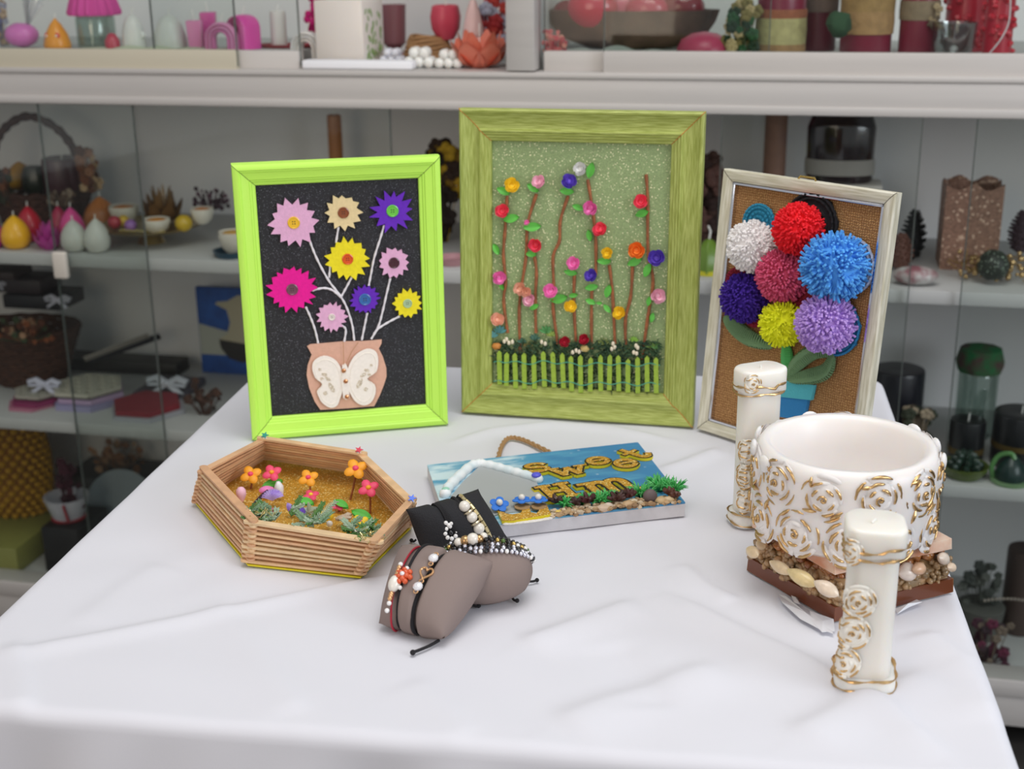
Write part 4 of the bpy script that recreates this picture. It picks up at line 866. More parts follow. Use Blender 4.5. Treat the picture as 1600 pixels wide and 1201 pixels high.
# cord bracelets on the front cushion
M_red = mat('red_cord', 'b01c34', .7, bump=.6, bscale=1500); M_gold = mat('rose_gold', 'e0b080', .3, metal=.7)
lpa = PG1.loop(-.50, off=.0012, skew=.03); t = bracelet('red_cord_bracelet', 'red cord bracelet with an oval pearl and small beads', lpa, M_red, .0009)
c = near_on(lpa, 620, 915, PG1) + PG1.n * .003; dd = (near_on(lpa, 617, 940, PG1) - near_on(lpa, 632, 890, PG1)).normalized(); R = frame_of(dd)
t.part('oval_pearl', MB().ball(t.loc(c), .0052, (1, 1, 1.45), 14, 9, R=R), M_pearl)
sb = beadmesh(t, 'gold_bead', .0021, mat('rose_gold')); k = 0
for s_ in (-.0145, -.0115, -.0092, .0092, .0110, .0135): o = sb if k == 0 else t.copy(sb); k += 1; o.location = t.loc(c + dd * s_)
wb = beadmesh(t, 'white_bead', .0021, mat('white_bead')); k = 0
for s_ in (-.0180, .0170, .0235): o = wb if k == 0 else t.copy(wb); k += 1; o.location = t.loc(c + dd * s_ - PG1.n * .001)
lpb = PG1.loop(-.34, off=.0012, skew=.05); t = bracelet('orange_flower_bracelet', 'black cord bracelet with an orange bead flower', lpb, M_cord, .0012)
c = near_on(lpb, 636, 905, PG1) + PG1.n * .003; R = frame_of(PG1.n); ob = beadmesh(t, 'orange_bead', .0025, mat('orange_bead', 'd8582c', .25, coat=.5))
for i in range(7): a = 2 * pi * i / 7; o = ob if i == 0 else t.copy(ob); o.location = t.loc(c + R @ V((.0062 * cos(a), .0062 * sin(a), 0)))
for i in range(5): a = 2 * pi * i / 5; o = t.copy(ob); o.location = t.loc(c + R @ V((.0035 * cos(a), .0035 * sin(a), .0012)))
t.part('rhinestone', MB().ball(t.loc(c + PG1.n * .003), .0022, n=8, m=5), mat('clear_stone', 'f2f0f4', .08, metal=.25))
wb = beadmesh(t, 'white_bead', .0020, mat('white_bead')); wb.location = t.loc(near_on(lpb, 642, 892, PG1) + PG1.n * .002); o = t.copy(wb); o.location = t.loc(near_on(lpb, 634, 920, PG1) + PG1.n * .002)
lpc = PG1.loop(.10, off=.0012, skew=.03); t = bracelet('heart_bracelet', 'black braided bracelet with gold heart between two clear stones', lpc, M_cord, .0019)
c = near_on(lpc, 675, 903, PG1) + PG1.n * .003; dn = (near_on(lpc, 668, 930, PG1) - near_on(lpc, 682, 880, PG1)); dn = (dn - PG1.n * dn.dot(PG1.n)).normalized(); c = c + PG1.n * .002; sd = dn.cross(PG1.n).normalized()
ht_ = []
for i in range(28):
    a = 2 * pi * i / 28; x = 16 * sin(a) ** 3; y = 13 * cos(a) - 5 * cos(2 * a) - 2 * cos(3 * a) - cos(4 * a); ht_.append(t.loc(c + sd * x * .00036 - dn * y * .00040))
t.part('heart_charm', MB().tube(ht_, .0009, 6, closed=True), M_gold)
stn = t.part('clear_stone', MB().ball((0, 0, 0), .0044, (1, 1, .6), 10, 5, R=R), mat('clear_stone'), smooth=False); stn.location = t.loc(c + dn * .0150 + PG1.n * .001); o = t.copy(stn); o.location = t.loc(c - dn * .0150 + PG1.n * .001)
for s_ in (-.0095, .0088, -.0195, .0195): t.part('jump_ring', MB().tube([t.loc(c + dn * (s_ + .0018 * cos(a)) + sd * .0018 * sin(a)) for a in [2 * pi * i / 10 for i in range(10)]], .0006, 5, closed=True), M_gold)
t.part('cord_tail', MB().tube(smooth([t.loc(at(*p)) for p in ((686, 1000, .003), (672, 1008, .0025), (658, 1014, .0025), (645, 1019, .0025))], 5), .0015, 6), M_cord); t.part('cord_knot', MB().ball(t.loc(at(645, 1019, .0028)), .0024, n=8, m=6), M_cord)
for nm, lab, pts in (('cord_end', 'knotted black cord end right of the taupe cushion, upper', ((822, 908, .004), (832, 908, .003), (839, 906, .003))), ('cord_end', 'knotted black cord end below the taupe cushion, lower', ((798, 930, .004), (803, 937, .003), (808, 938, .003))), ('cord_end', 'short black cord end between the taupe cushions', ((738, 945, .004), (744, 947, .003), (748, 946, .003))), ('cord_end', 'black cord end left of the black cushion', ((650, 843, .004), (646, 846, .003), (643, 844, .003)))):
    P = smooth([at(*p) for p in pts], 4); mb = MB().tube(P, .0011, 6); mb.ball(P[-1], .0020, n=8, m=6); single(nm, mb, M_cord, lab, 'bracelet cord', P[0])

# ------------------------------------------------------------------ wax bowl on its shell base, two pillar candles
M_wax = mat('ivory_wax', 'f0ece4', .38, sss=.6, bump=.12, bscale=60); M_waxw = mat('white_wax', 'eee9e6', .35, sss=.6, bump=.12, bscale=50); M_gp = mat('gold_paint', 'd4b07c', .30, metal=1, bump=.3, bscale=400)
def rose_relief(mp_, r, seed, n_out=7):
    """white petals and gold strokes; mp_ maps (x, y, height) on the wall to 3D"""
    rnd = random.Random(seed); white = MB(); gold = MB()
    white.surf(lambda s, t_: mp_(r * 1.02 * t_ * cos(2 * pi * s), r * 1.02 * t_ * sin(2 * pi * s), r * (.25 * (1 - t_ ** 2) ** 1.4 - .03)), 24, 6, True)
    def petal(a0, da, ra, wd, h):
        def fn(s, t_):
            a = a0 + (s - .5) * da; tt = t_ * pi; rr = ra + wd * cos(tt); hh = h * .36 * sin(tt) * sin(pi * min(.99, max(.01, s))) ** .4; return mp_(rr * cos(a), rr * sin(a), hh + r * .12 * (1 - ra / r))
        white.surf(fn, 8, 4)
        if rnd.random() < .86:
            a1 = a0 + rnd.uniform(-.1, .1) * da; q = .80 * rnd.uniform(.65, 1.05); pts = []; rad = []
            for i in range(9):
                s = i / 8 - .5; a = a1 + s * da * q; rr = ra + wd * (.25 + .1 * rnd.uniform(-1, 1)); pts.append(mp_(rr * cos(a), rr * sin(a), h * .36 + r * .12 * (1 - ra / r))); rad.append(r * .080 * (sin(pi * (i + .7) / 9.4) ** .6) * rnd.uniform(.85, 1.1))
            gold.tube(pts, rad, 7, flat=.75)
    o = rnd.uniform(0, 6)
    for ring, (ra, k, wd, h, da) in enumerate(((.93, 5, .12, .24, 1.15), (.66, 4, .11, .34, 1.35), (.42, 4, .10, .44, 1.3))):
        for i in range(k): petal(o + ring * .6 + 2 * pi * i / k, da, r * ra, r * wd, r * h)
    pts = [mp_(r * .07 * i / 3 * cos(i * .9 + o), r * .07 * i / 3 * sin(i * .9 + o), r * .27) for i in range(10)]; gold.tube(pts, r * .05, 6)
    return white, gold
# base: brown slab, pebbles, shells, orange slab
bl, bf_, br_ = at(1166, 892), at(1303, 973), at(1488, 926); bb = bl + br_ - bf_; bcn = (bl + br_) / 2
SH = T('shell_base', 'square brown wax base of pebbles and seashells under the bowl candle', 'candle base', (bcn.x, bcn.y, Z0 + .001))
Lb = [SH.loc(p) for p in (bl, bf_, br_, bb)]
def sq(k, rot=0, jit=0, n=6):
    o = []
    for i in range(4):
        a, b = Lb[i] * k, Lb[(i + 1) % 4] * k
        for j in range(n): p = a.lerp(b, j / n); q = 1 + random.uniform(-jit, jit); o.append((q * (p.x * cos(rot) - p.y * sin(rot)), q * (p.x * sin(rot) + p.y * cos(rot))))
    return o
SH.part('wax_slab', MB().prism(sq(1.0, 0, .012), lambda x, y: V((x, y, 0)), lambda x, y: V((x * .99, y * .99, .013))), mat('brown_wax', '6e3a20', .3, sss=.2, coat=.3), label='dark brown wax slab')
mb = MB().prism(sq(.95, 0, .02), lambda x, y: V((x, y, .013)), lambda x, y: V((x * .93, y * .93, .034)))
rnd = random.Random(5)
for i in range(620):
    k = rnd.randrange(4); a, b = Lb[k], Lb[(k + 1) % 4]; p = a.lerp(b, rnd.random()) * rnd.uniform(.90, .985); z = rnd.uniform(.012, .033); p = p * (1 - (z - .012) * 1.8); mb.ball((p.x, p.y, z), rnd.uniform(.0022, .0044), (1, 1.2, .9), 6, 4, .2)
SH.part('pebble_layer', mb, mat('pebble_wax', 'bd9468', .3, col2='8e7452', vscale=70, sss=.2, coat=.5), kind='stuff', label='tan pebbles set in wax', ang=1.5)
mb = MB().prism(sq(.84, 0, .01), lambda x, y: V((x, y, .032)), lambda x, y: V((x * .94, y * .94, .0425)))
for i in range(240):
    k = rnd.randrange(4); a, b = Lb[k], Lb[(k + 1) % 4]; p = a.lerp(b, rnd.random()) * rnd.uniform(.78, .86); mb.ball((p.x, p.y, rnd.uniform(.032, .041)), rnd.uniform(.003, .0065), (1, 1.2, .8), 6, 4, .2)
SH.part('amber_layer', mb, mat('amber_wax', 'b4743c', .25, col2='8a5028', vscale=60, sss=.3, coat=.6), label='glossy amber wax layer', ang=1.5)
SH.part('orange_slab', MB().prism(sq(.96, -.03, .012), lambda x, y: V((x, y, .042)), lambda x, y: V((x * .99, y * .99, .0518))), mat('orange_wax', 'd89878', .35, sss=.4, col2='ecd0bc', vscale=35), label='pale orange marbled wax slab')
def shell_at(px, py, z, r, L, col, seed):
    rnd = random.Random(seed); c = SH.loc(at(px, py, z)); d = (Lb[1] - Lb[0]).normalized() if px < 1330 else (Lb[2] - Lb[1]).normalized(); out = V((c.x, c.y, 0)).normalized(); R = frame_of(out * .8 + V((0, 0, .5)), d)
    mb = MB().surf(lambda s, t_: c + R @ V((r * sin(pi * t_) ** .7 * cos(2 * pi * s) * (.8 + .2 * t_), L * (t_ - .5) * 2, r * .75 * sin(pi * t_) ** .7 * sin(2 * pi * s))).xyz, 14, 12, True)
    R2 = R @ Matrix.Rotation(rnd.uniform(-.3, .3), 3, 'Z')
    SH.part('seashell', mb, mat('shell_' + col, col, .3, sss=.3, var=.15, vscale=150, coat=.3), ang=2.5)
for i, a in enumerate(((1219, 886, .036, .0058, .0140, 'e0c8a4'), (1252, 902, .036, .0072, .0155, 'e2cc98'), (1291, 919, .036, .0070, .0120, 'e6d4c0'), (1176, 862, .040, .0060, .0110, 'e0c8a4'), (1190, 850, .038, .0060, .0100, 'd8b890'), (1474, 872, .036, .0065, .0120, 'e8d8c8'), (1487, 886, .036, .0045, .0080, 'e0c8b0'), (1418, 893, .034, .0090, .0110, 'ecdcd0'), (1436, 888, .038, .0060, .0090, 'd8b090'))): shell_at(*a, seed=i)
for (pts) in (((1216, 932), (1228, 938), (1262, 964), (1300, 988), (1302, 996), (1282, 990), (1250, 972), (1222, 948)), ((1236, 936), (1246, 938), (1250, 950), (1240, 948)), ((1398, 955), (1432, 942), (1440, 948), (1420, 954), (1402, 962)), ((1265, 962), (1302, 974), (1304, 990), (1284, 994), (1268, 978))):
    P = [SH.loc(at(x, y, 0)) for x, y in pts]; cc = sum(P, V((0, 0, 0))) / len(P)
    fo = MB(); vs = [V((p.x, p.y, .001 + random.uniform(0, .003))) for p in P] + [V((cc.x, cc.y, .005))]; n = len(P); fo.add(vs + [v - V((0, 0, .0003)) for v in vs], [(i, (i + 1) % n, n) for i in range(n)] + [(n + 1 + i, n + 1 + n, n + 1 + (i + 1) % n) for i in range(n)] + [(i, n + 1 + i, n + 1 + (i + 1) % n, (i + 1) % n) for i in range(n)])
    SH.part('crumpled_foil', fo, mat('white_foil', 'eceef4', .3, metal=.2), smooth=False, label='crumpled white foil scraps')
# bowl
BZ0, BZ1, BR = .0528, .1330, .0770
bc_ = V((.2890, 1.083, Z0)); BO = T('bowl_candle', 'large round white wax bowl candle covered in gold edged roses', 'candle', (bc_.x, bc_.y, Z0 + BZ0))
H_ = BZ1 - BZ0
BO.part('bowl', MB().lathe([(.002, 0), (.068, 0), (.0765, .006), (.0788, .02), (.0788, H_ - .016), (.0775, H_ - .007), (.0730, H_), (.0668, H_ - .0005), (.0640, H_ - .005), (.0615, H_ - .03), (.057, .020), (.045, .012), (.002, .011)], 72, wob=lambda a, z: 1 + .005 * sin(a * 5 + 1) + .003 * sin(a * 11)), M_waxw, ang=2.5)
rr_ = .0788
def cyl_map(a0, zc):
    def f(x, y, h): a = a0 + x / rr_; r = rr_ - .0025 + h; return V((r * cos(a), r * sin(a), zc + y))
    return f
NR = 11
for row, (zc, of, rs_) in enumerate(((H_ - .0225, .0, .0205), (.0190, .5, .0215))):
    for i in range(NR):
        w_, g_ = rose_relief(cyl_map(2 * pi * (i + of) / NR - .32, zc + (.0015 if i % 2 else -.001)), rs_, i + row * 50)
        o = BO.part('rose_relief', w_, mat('white_relief', 'eeeae8', .4, spec=.4), ang=2.5); BO.part('gold_petal_edge', g_, M_gp, parent=o, ang=2)
# knobby petals on the rim and stray gold leaf strokes
for i in range(15):
    a = 2 * pi * i / 15 + .1
    if -2.75 < (a + pi) % (2 * pi) - pi < -.45: continue
    BO.part('rim_petal', MB().ball((.0795 * cos(a), .0795 * sin(a), H_ - .0085 + .0020 * sin(i * 2.2)), .0100, (.32, .90, .75), 12, 8, R=Matrix.Rotation(a, 3, 'Z')), M_waxw)
rnd = random.Random(9)
for i in range(NR * 2):
    a = 2 * pi * (i + .5) / (NR * 2) - .32; mp_ = cyl_map(a, H_ * .5 + rnd.uniform(-.005, .005)); an = rnd.uniform(0, pi); L = .006; rads = [.0006, .0014, .0017, .0014, .0005]
    BO.part('gold_stroke', MB().tube([mp_(L * cos(an) * s, L * sin(an) * s, .0028 + .001 * (1 - s * s)) for s in (-1, -.5, 0, .5, 1)], rads, 7), M_gp)
    mp_ = cyl_map(a, H_ - .010); L = .0045; an = rnd.choice((.2, pi / 2, 2.6, pi * .6))
    if i % 2: BO.part('gold_stroke', MB().tube([mp_(L * cos(an) * s, L * sin(an) * s, .0028 + .001 * (1 - s * s)) for s in (-1, -.5, 0, .5, 1)], rads, 7), M_gp)
# pillar candles
def rprism(w2, d2, z0, z1, R0, b=.003, n=8, wav=0):
    mb = MB(); C_ = ((w2, -d2, -pi / 2), (w2, d2, 0), (-w2, d2, pi / 2), (-w2, -d2, pi))
    rings = [(z0, b), (z0 + b * .3, b * .3), (z0 + b, 0), (z1 - b, 0), (z1 - b * .3, b * .3), (z1, b)]; N = 4 * (n + 1)
    for (z, o_) in rings:
        for cx, cy_, a0 in C_:
            for k in range(n + 1): a = a0 + pi / 2 * k / n; mb.v.append((cx - math.copysign(R0, cx) + (R0 - o_) * cos(a), cy_ - math.copysign(R0, cy_) + (R0 - o_) * sin(a), z + (wav * sin(a * 3 + cx * 90) if wav else 0)))
    for j in range(len(rings) - 1): mb.f += [(j * N + i, j * N + (i + 1) % N, (j + 1) * N + (i + 1) % N, (j + 1) * N + i) for i in range(N)]
    mb.f += [tuple(range(N))[::-1], tuple((len(rings) - 1) * N + i for i in range(N))]; return mb
def pillar(label, corner_px, z, Dp, rose_z, seed, height_from):
    """corners: two front corners of the top in the photo, the body stands straight below"""
    A, B = at(*corner_px[0], z), at(*corner_px[1], z); A.z = B.z = Z0; ex = (B - A).normalized(); ey = V((-ex.y, ex.x, 0)); Wd = (B - A).length
    yaw = atan2(ex.y, ex.x); t = T('pillar_candle', label, 'candle', (A.x + ex.x * Wd / 2 + ey.x * Dp / 2, A.y + ex.y * Wd / 2 + ey.y * Dp / 2, Z0 + .001), (0, 0, yaw))
    w2, d2 = Wd / 2, Dp / 2
    t.part('candle_body', rprism(w2 - .002, d2 - .001, .006, z - .008, .011), M_wax, ang=1.2)
    t.part('candle_foot', rprism(w2 + .0025, d2 + .0025, 0, .014, .013), M_wax, ang=1.2)
    mb = rprism(w2 + .0020, d2 + .0020, z - .024, z, .012)
    mb.v = [(x, y, zz + (.0035 * (x / w2) * 0 + .0018 * sin(x * 160) if zz < z - .012 else .0010 * sin(x * 120 + y * 90))) for x, y, zz in mb.v]
    t.part('candle_cap', mb, M_wax, ang=1.2)
    def per(z0_, o_, amp, ph):
        R0 = .012; P = []
        for (cx, cy_, a0) in ((w2 - R0, -d2 + R0, -pi / 2), (w2 - R0, d2 - R0, 0), (-w2 + R0, d2 - R0, pi / 2), (-w2 + R0, -d2 + R0, pi)):
            for k in range(6): a = a0 + pi / 2 * k / 5; P.append((cx + (R0 + o_) * cos(a), cy_ + (R0 + o_) * sin(a)))
        Q = []
        for i in range(len(P)):
            a, b = V(P[i]), V(P[(i + 1) % len(P)]); n = max(1, int((b - a).length / .003))
            for k in range(n): Q.append(a.lerp(b, k / n))
        return [V((p[0], p[1], z0_ + amp * sin(i * .45 + ph))) for i, p in enumerate(Q)]
    for (z0_, o_, amp, ph) in ((z - .0235, .0018, .0012, 0), (z - .016, .0024, .0020, 1), (.0135, .0028, .0012, 2), (.004, .0030, .0008, 4)):
        P = per(z0_, o_, amp, ph); t.part('gold_band', MB().tube(P, [.0009 + .0005 * sin(i * 1.3) for i in range(len(P))], 6, closed=True, flat=1.3), M_gp)
    t.part('wick', MB().tube([(0, 0, z - .002), (-.001, -.002, z + .0015), (-.004, -.008, z + .0012)], .0010, 6), mat('wick_cotton', 'f0eee8', .8))
    for i, (rx, rz, r) in enumerate(rose_z):
        def f(x, y, h, rx=rx, rz=rz):
            X = rx + x
            if X < -w2: return V((-w2 - h, -d2 + (-w2 - X), rz + y))
            return V((X, -d2 - h - .0015, rz + y))
        w_, g_ = rose_relief(f, r, seed + i); o = t.part('rose_relief', w_, mat('ivory_relief', 'f4f0e6', .4, spec=.4), ang=2.5); t.part('gold_petal_edge', g_, M_gp, parent=o, ang=2)
    return t
pillar('tall white pillar candle with gold roses behind the bowl candle', [(1168, 585), (1233, 577)], .160, .030, [(-.017, .1495, .0092), (-.020, .082, .0120), (-.021, .056, .0125), (-.020, .030, .0120), (-.010, .066, .0085)], 3, None)
pillar('short white pillar candle with gold roses in front of the bowl candle', [(1327, 829), (1417, 835)], .1365, .040, [(-.019, .119, .0105), (-.010, .080, .0130), (-.013, .054, .0135), (-.018, .028, .0130)], 11, None)
# ------------------------------------------------------------------ display cabinet
CAB = T('display_cabinet', 'grey aluminium display cabinet with glass doors filled with handmade candles', 'cabinet', None,
        M=Matrix(((cu.x, cn.x, 0, cn.x * CD), (cu.y, cn.y, 0, cn.y * CD), (0, 0, 1, Z0), (0, 0, 0, 1))))
CM = CAB.M
U0, U1, DEP = -1.75, .80, .40
M_al = mat('aluminium', 'cbc6c2', .5, metal=.15, var=.06, vscale=8, stretch=(.3, 6, 6)); M_wl = mat('white_laminate', 'b8bab8', .6); M_lm = mat('grey_laminate', 'bcbcba', .6)
def cpart(name, x0, x1, y0, y1, z0, z1, m, r=.002, label=None, parent=None): return CAB.part(name, MB().rbox(x0, x1, y0, y1, z0, z1, r, 2), m, label=label, parent=parent)
UM0, UM1 = -.473, -.428
cpart('middle_rail', U0, U1, 0, .06, .292, .340, M_al); cpart('rail_lip', U0, U1, -.004, .02, .290, .303, M_al); cpart('rail_ledge', U0, U1, -.003, .05, .340, .349, M_al)
cpart('mullion', UM0, UM1, -.002, .05, .351, 1.05, M_al); cpart('mullion', UM0, UM1, .004, .05, -.66, .290, M_al)
cpart('top_rail', U0, U1, 0, .06, 1.05, 1.12, M_al)
ucol = lambda px, v, z: cab(px, v, z)[0].dot(cu)
cpart('display_platform', U0, ucol(452, .06, .36), .052, DEP, .3495, .3705, M_wl); cpart('display_platform', UM1, U1, .052, DEP, .3495, .3705, M_wl)
for x0, x1 in ((U0, UM0), (UM1, U1)):
    cpart('upper_floor', x0, x1, .05, DEP, .325, .349, M_wl); cpart('shelf', x0, x1, .012, DEP, .004, .026, M_lm, label='grey shelf with pale front edge'); cpart('shelf', x0, x1, .012, DEP, -.313, -.292, M_lm)
cpart('bottom_shelf', U0, U1, .02, DEP, -.655, -.635, M_lm); cpart('bottom_track', U0, U1, -.004, .05, -.655, -.625, M_al); cpart('bottom_rail', U0, U1, 0, .06, -.712, -.655, M_al)
cpart('back_panel', U0, U1, DEP, DEP + .015, -.70, 1.12, mat('cabinet_back', 'eceaea', .7)); cpart('end_panel', U0 - .02, U0, 0, DEP + .015, -.75, 1.12, M_wl); cpart('end_panel', U1, U1 + .02, 0, DEP + .015, -.75, 1.12, M_wl)
cpart('partition', UM0 + .014, UM1 - .014, .05, DEP, -.66, 1.05, M_wl); cpart('top_panel', U0, U1, 0, DEP, 1.12, 1.14, M_wl)
cpart('foot', U0, U0 + .05, .02, .07, -.7495, -.712, M_al); cpart('foot', U1 - .05, U1, .02, .07, -.7495, -.712, M_al); cpart('foot', U0, U0 + .05, .33, .38, -.7495, -.70, M_al); cpart('foot', U1 - .05, U1, .33, .38, -.7495, -.70, M_al)
M_gl = glass('door_glass'); M_ge = mat('glass_edge', '565c58', .4)
def ucol(px, v, z): return cab(px, v, z)[0].dot(cu)
def door(x0, x1, v, z0, z1, track=None, tm=None, hd=None):
    g = CAB.part('glass_door', MB().box(x0, x1, v, v + .004, z0, z1), M_gl, smooth=False)
    for x in (x0, x1): CAB.part('glass_edge', MB().box(x - .0007, x + .0007, v - .0004, v + .0044, z0, z1), M_ge, parent=g)
    if track: CAB.part('door_track', MB().rbox(x0, x1, v - .007, v + .011, z0 - .008, z0 + track, .002, 2), tm or M_al, parent=g)
    if hd: CAB.part('door_handle', MB().rbox(hd[0] - .013, hd[0] + .013, v - .014, v - .0005, hd[1] - .024, hd[1] + .024, .004, 3), mat('handle_cream', 'd6cfc4', .4), parent=g, label='cream finger pull')
def zat(px, py, v):
    d = ray(px, py); P = CO + d * ((CD + v) / d.dot(cn)); return P.z - Z0
# upper doors, left compartment: two panes with tracks, open on the right; right compartment: two panes
door(U0 + .01, ucol(370, .012, .36), .014, .353, 1.045, .026, mat('yellowed_track', 'c4bca8', .5)); door(ucol(240, .03, .36), ucol(468, .03, .36), .034, .353, 1.045, .024)
door(ucol(850, .03, .36), ucol(1200, .03, .36), .034, .353, 1.045, .026); door(ucol(943, .012, .36), U1 - .01, .014, .353, 1.045, .028)
# lower doors
door(U0 + .01, ucol(232, .0, .0), .0, -.624, .288, None); door(ucol(86, .0, .0), ucol(610, 0, .2), .006, -.624, .288, None, None, (ucol(95, 0, 0) + .002, .010))
door(ucol(1120, .03, .0), ucol(1424, .03, .1), .0, -.624, .288, None); door(ucol(1497, .0, 0) + .002, U1 - .01, .0, -.624, .288)

# ------------------------------------------------------------------ things in the cabinet
ZU, ZP, Z1S, Z2S, Z3S = .3495, .3710, .0265, -.2915, -.6345
CROT = Matrix.Rotation(-CY, 4, 'Z')
class S_:
    """a spot on a shelf: column px, depth v, height z; k metres per photo pixel"""
    def __init__(s, px, v, z): s.P, s.k = cab(px, v, z); s.M = Matrix.Translation(s.P) @ CROT
def cthing(name, label, cat, sp, group=None): return T(name, label, cat, None, group=group, M=sp.M)
def csingle(name, mb, m, label, cat, sp, group=None, ang=.7):
    me = mesh(name, mb, m, ang); fixn(me); o = bpy.data.objects.new(name, me); COL.objects.link(o); o.matrix_world = sp.M; return tag(o, label, cat, group)
M_wick = mat('wick_cotton')
def wax(col, **k): return mat('wax_' + col, col, k.get('r', .35), sss=.3, coat=.2)
egg_prof = [(.02, 0), (.30, .01), (.42, .08), (.50, .25), (.50, .42), (.44, .60), (.34, .75), (.20, .88), (.08, .96), (.01, 1)]
def egg(px, v, z, wpx, hpx, col, label, group=None):
    sp = S_(px, v, z); t = cthing('egg_candle', label, 'candle', sp, group); w_, h = wpx * sp.k, hpx * sp.k
    t.part('candle_body', MB().lathe([(r * w_, q * h) for r, q in egg_prof], 24), wax(col), ang=2); t.part('wick', MB().tube([(0, 0, h * .98), (.0005, 0, h * 1.12)], .0011, 5), M_wick); return t
G_ = 'egg candles on the middle shelf'
egg(27, .046, Z1S, 45, 52, 'f4b820', 'yellow egg candle, leftmost of the front row of eggs', G_)
egg(49, .10, Z1S, 40, 56, 'c01c34', 'red egg candle behind the yellow egg candle', G_)
egg(96, .12, Z1S, 32, 54, 'b81c50', 'dark pink egg candle behind the bright pink one', G_)
egg(116, .085, Z1S, 40, 60, 'e84a9a', 'bright pink egg candle behind the two white eggs', G_)
egg(118, .041, Z1S, 41, 50, 'dcdad2', 'white egg candle, left one of the white pair', G_)
egg(154, .042, Z1S, 40, 53, 'dddbd3', 'white egg candle, right one of the white pair', G_)
egg(-8, .040, Z1S, 30, 50, 'c82a9a', 'magenta egg candle cut off at the left edge', G_)
egg(161, .19, Z1S, 54, 58, 'c47838', 'large orange brown egg candle beside the basket')
def lotus(px, v, z, wpx, hpx, col, label, name='lotus_candle', rings=3, n=9, m=None, ctr=None, cat='candle', pw=.55):
    sp = S_(px, v, z); t = cthing(name, label, cat, sp); w_, h = wpx * sp.k / 2, hpx * sp.k; m = m or wax(col)
    t.part('candle_body', MB().lathe([(w_ * .3, 0), (w_ * .45, h * .1), (w_ * .42, h * .3), (w_ * .1, h * .35)], 16), m)
    for r in range(rings):
        mb = MB(); q = 1 - r * .26
        for k in range(n - r):
            a = 2 * pi * k / (n - r) + r * .4
            def fn(s, t_, a=a, q=q, r=r):
                d = w_ * q * (.30 + .70 * t_ ** .9); zz = h * (.10 + (.75 + .15 * r) * t_ ** 1.5 * (.85 + .1 * r)); ww = w_ * pw * q * sin(pi * (.12 + .86 * t_)) ** .7 * (s - .5) * 1.3; return V((d * cos(a) - ww * sin(a), d * sin(a) + ww * cos(a), zz - (s - .5) ** 2 * w_ * .0))
            def fb(s, t_, f=fn): p = f(s, t_); return p - V((0, 0, h * .06))
            mb.surf(fn, 4, 5); mb.surf(fb, 4, 5)
        t.part('petal_ring', mb, m, ang=1.2)
    if ctr: t.part('wick', MB().tube([(0, 0, h * .3), (0, 0, h * 1.15)], .001, 5), M_wick)
    return t
lotus(77, .045, Z1S, 46, 36, 'c83aa0', 'magenta lotus candle between the yellow and white eggs')
# basket with arched handle
sp = S_(70, .26, Z1S); t = cthing('wicker_basket', 'dark wicker basket with tall arched handle filled with candles', 'basket', sp); k = sp.k; M_wk = mat('dark_wicker', '4a2c22', .8, bump=.8, bscale=150, var=.4, vscale=90)
mb = MB(); R_ = 78 * k
for i in range(9):
    z = .004 + i * 6.0 * k; rr = R_ * (.80 + .025 * i); mb.tube([V((rr * cos(a), rr * .75 * sin(a), z + .002 * sin(a * 14 + i * pi))) for a in [2 * pi * q / 64 for q in range(64)]], 4 * k, 6, closed=True)
mb.lathe([(R_ * .78, 0), (R_ * .80, .004), (.01, .004)], 24, sy=.75); t.part('basket_wall', mb, M_wk)
P = smooth([(-R_ * .95, 0, 45 * k), (-R_ * .98, 0, 90 * k), (-R_ * .72, 0, 138 * k), (-R_ * .1, 0, 164 * k), (R_ * .55, 0, 144 * k), (R_ * .92, 0, 98 * k), (R_ * .95, 0, 45 * k)], 8); t.part('handle', MB().tube(P, [.008 + .0016 * sin(i * 2.2) for i in range(len(P))], 8), M_wk)
def at_s(px, v, z): return S_(px, v, z)
def pillar_c(px, v, z, wpx, hpx, col, label, n=32, name='pillar_candle', cat='candle', wig=0, m=None, wick=True, group=None, sy=1):
    sp = S_(px, v, z); t = cthing(name, label, cat, sp, group); w_, h = wpx * sp.k / 2, hpx * sp.k
    t.part('candle_body', MB().lathe([(w_ * .1, 0), (w_ * .96, 0), (w_, .004), (w_, h - .006), (w_ * .96, h - .001), (w_ * .85, h), (w_ * .1, h - .004)], n, sy=sy), m or wax(col))
    if wick: t.part('wick', MB().tube([(0, 0, h - .004), (.001, 0, h + .010)], .0012, 5), M_wick)
    return t, w_, h
t_, w_, h = pillar_c(103, .27, Z1S + .05, 62, 62, '4a1c28', 'dark burgundy candle inside the wicker basket')
egg(34, .27, Z1S + .065, 44, 42, 'b8861c', 'mustard yellow egg candle inside the wicker basket')
csingle('carved_candle', MB().lathe([(.001, 0), (.018, 0), (.024, .012), (.022, .035), (.016, .05), (.001, .052)], 16, wob=lambda a, z: 1 + .06 * sin(a * 6)), wax('1c2418'), 'dark green candle in the basket beside the mustard one', 'candle', S_(56, .25, Z1S + .062))
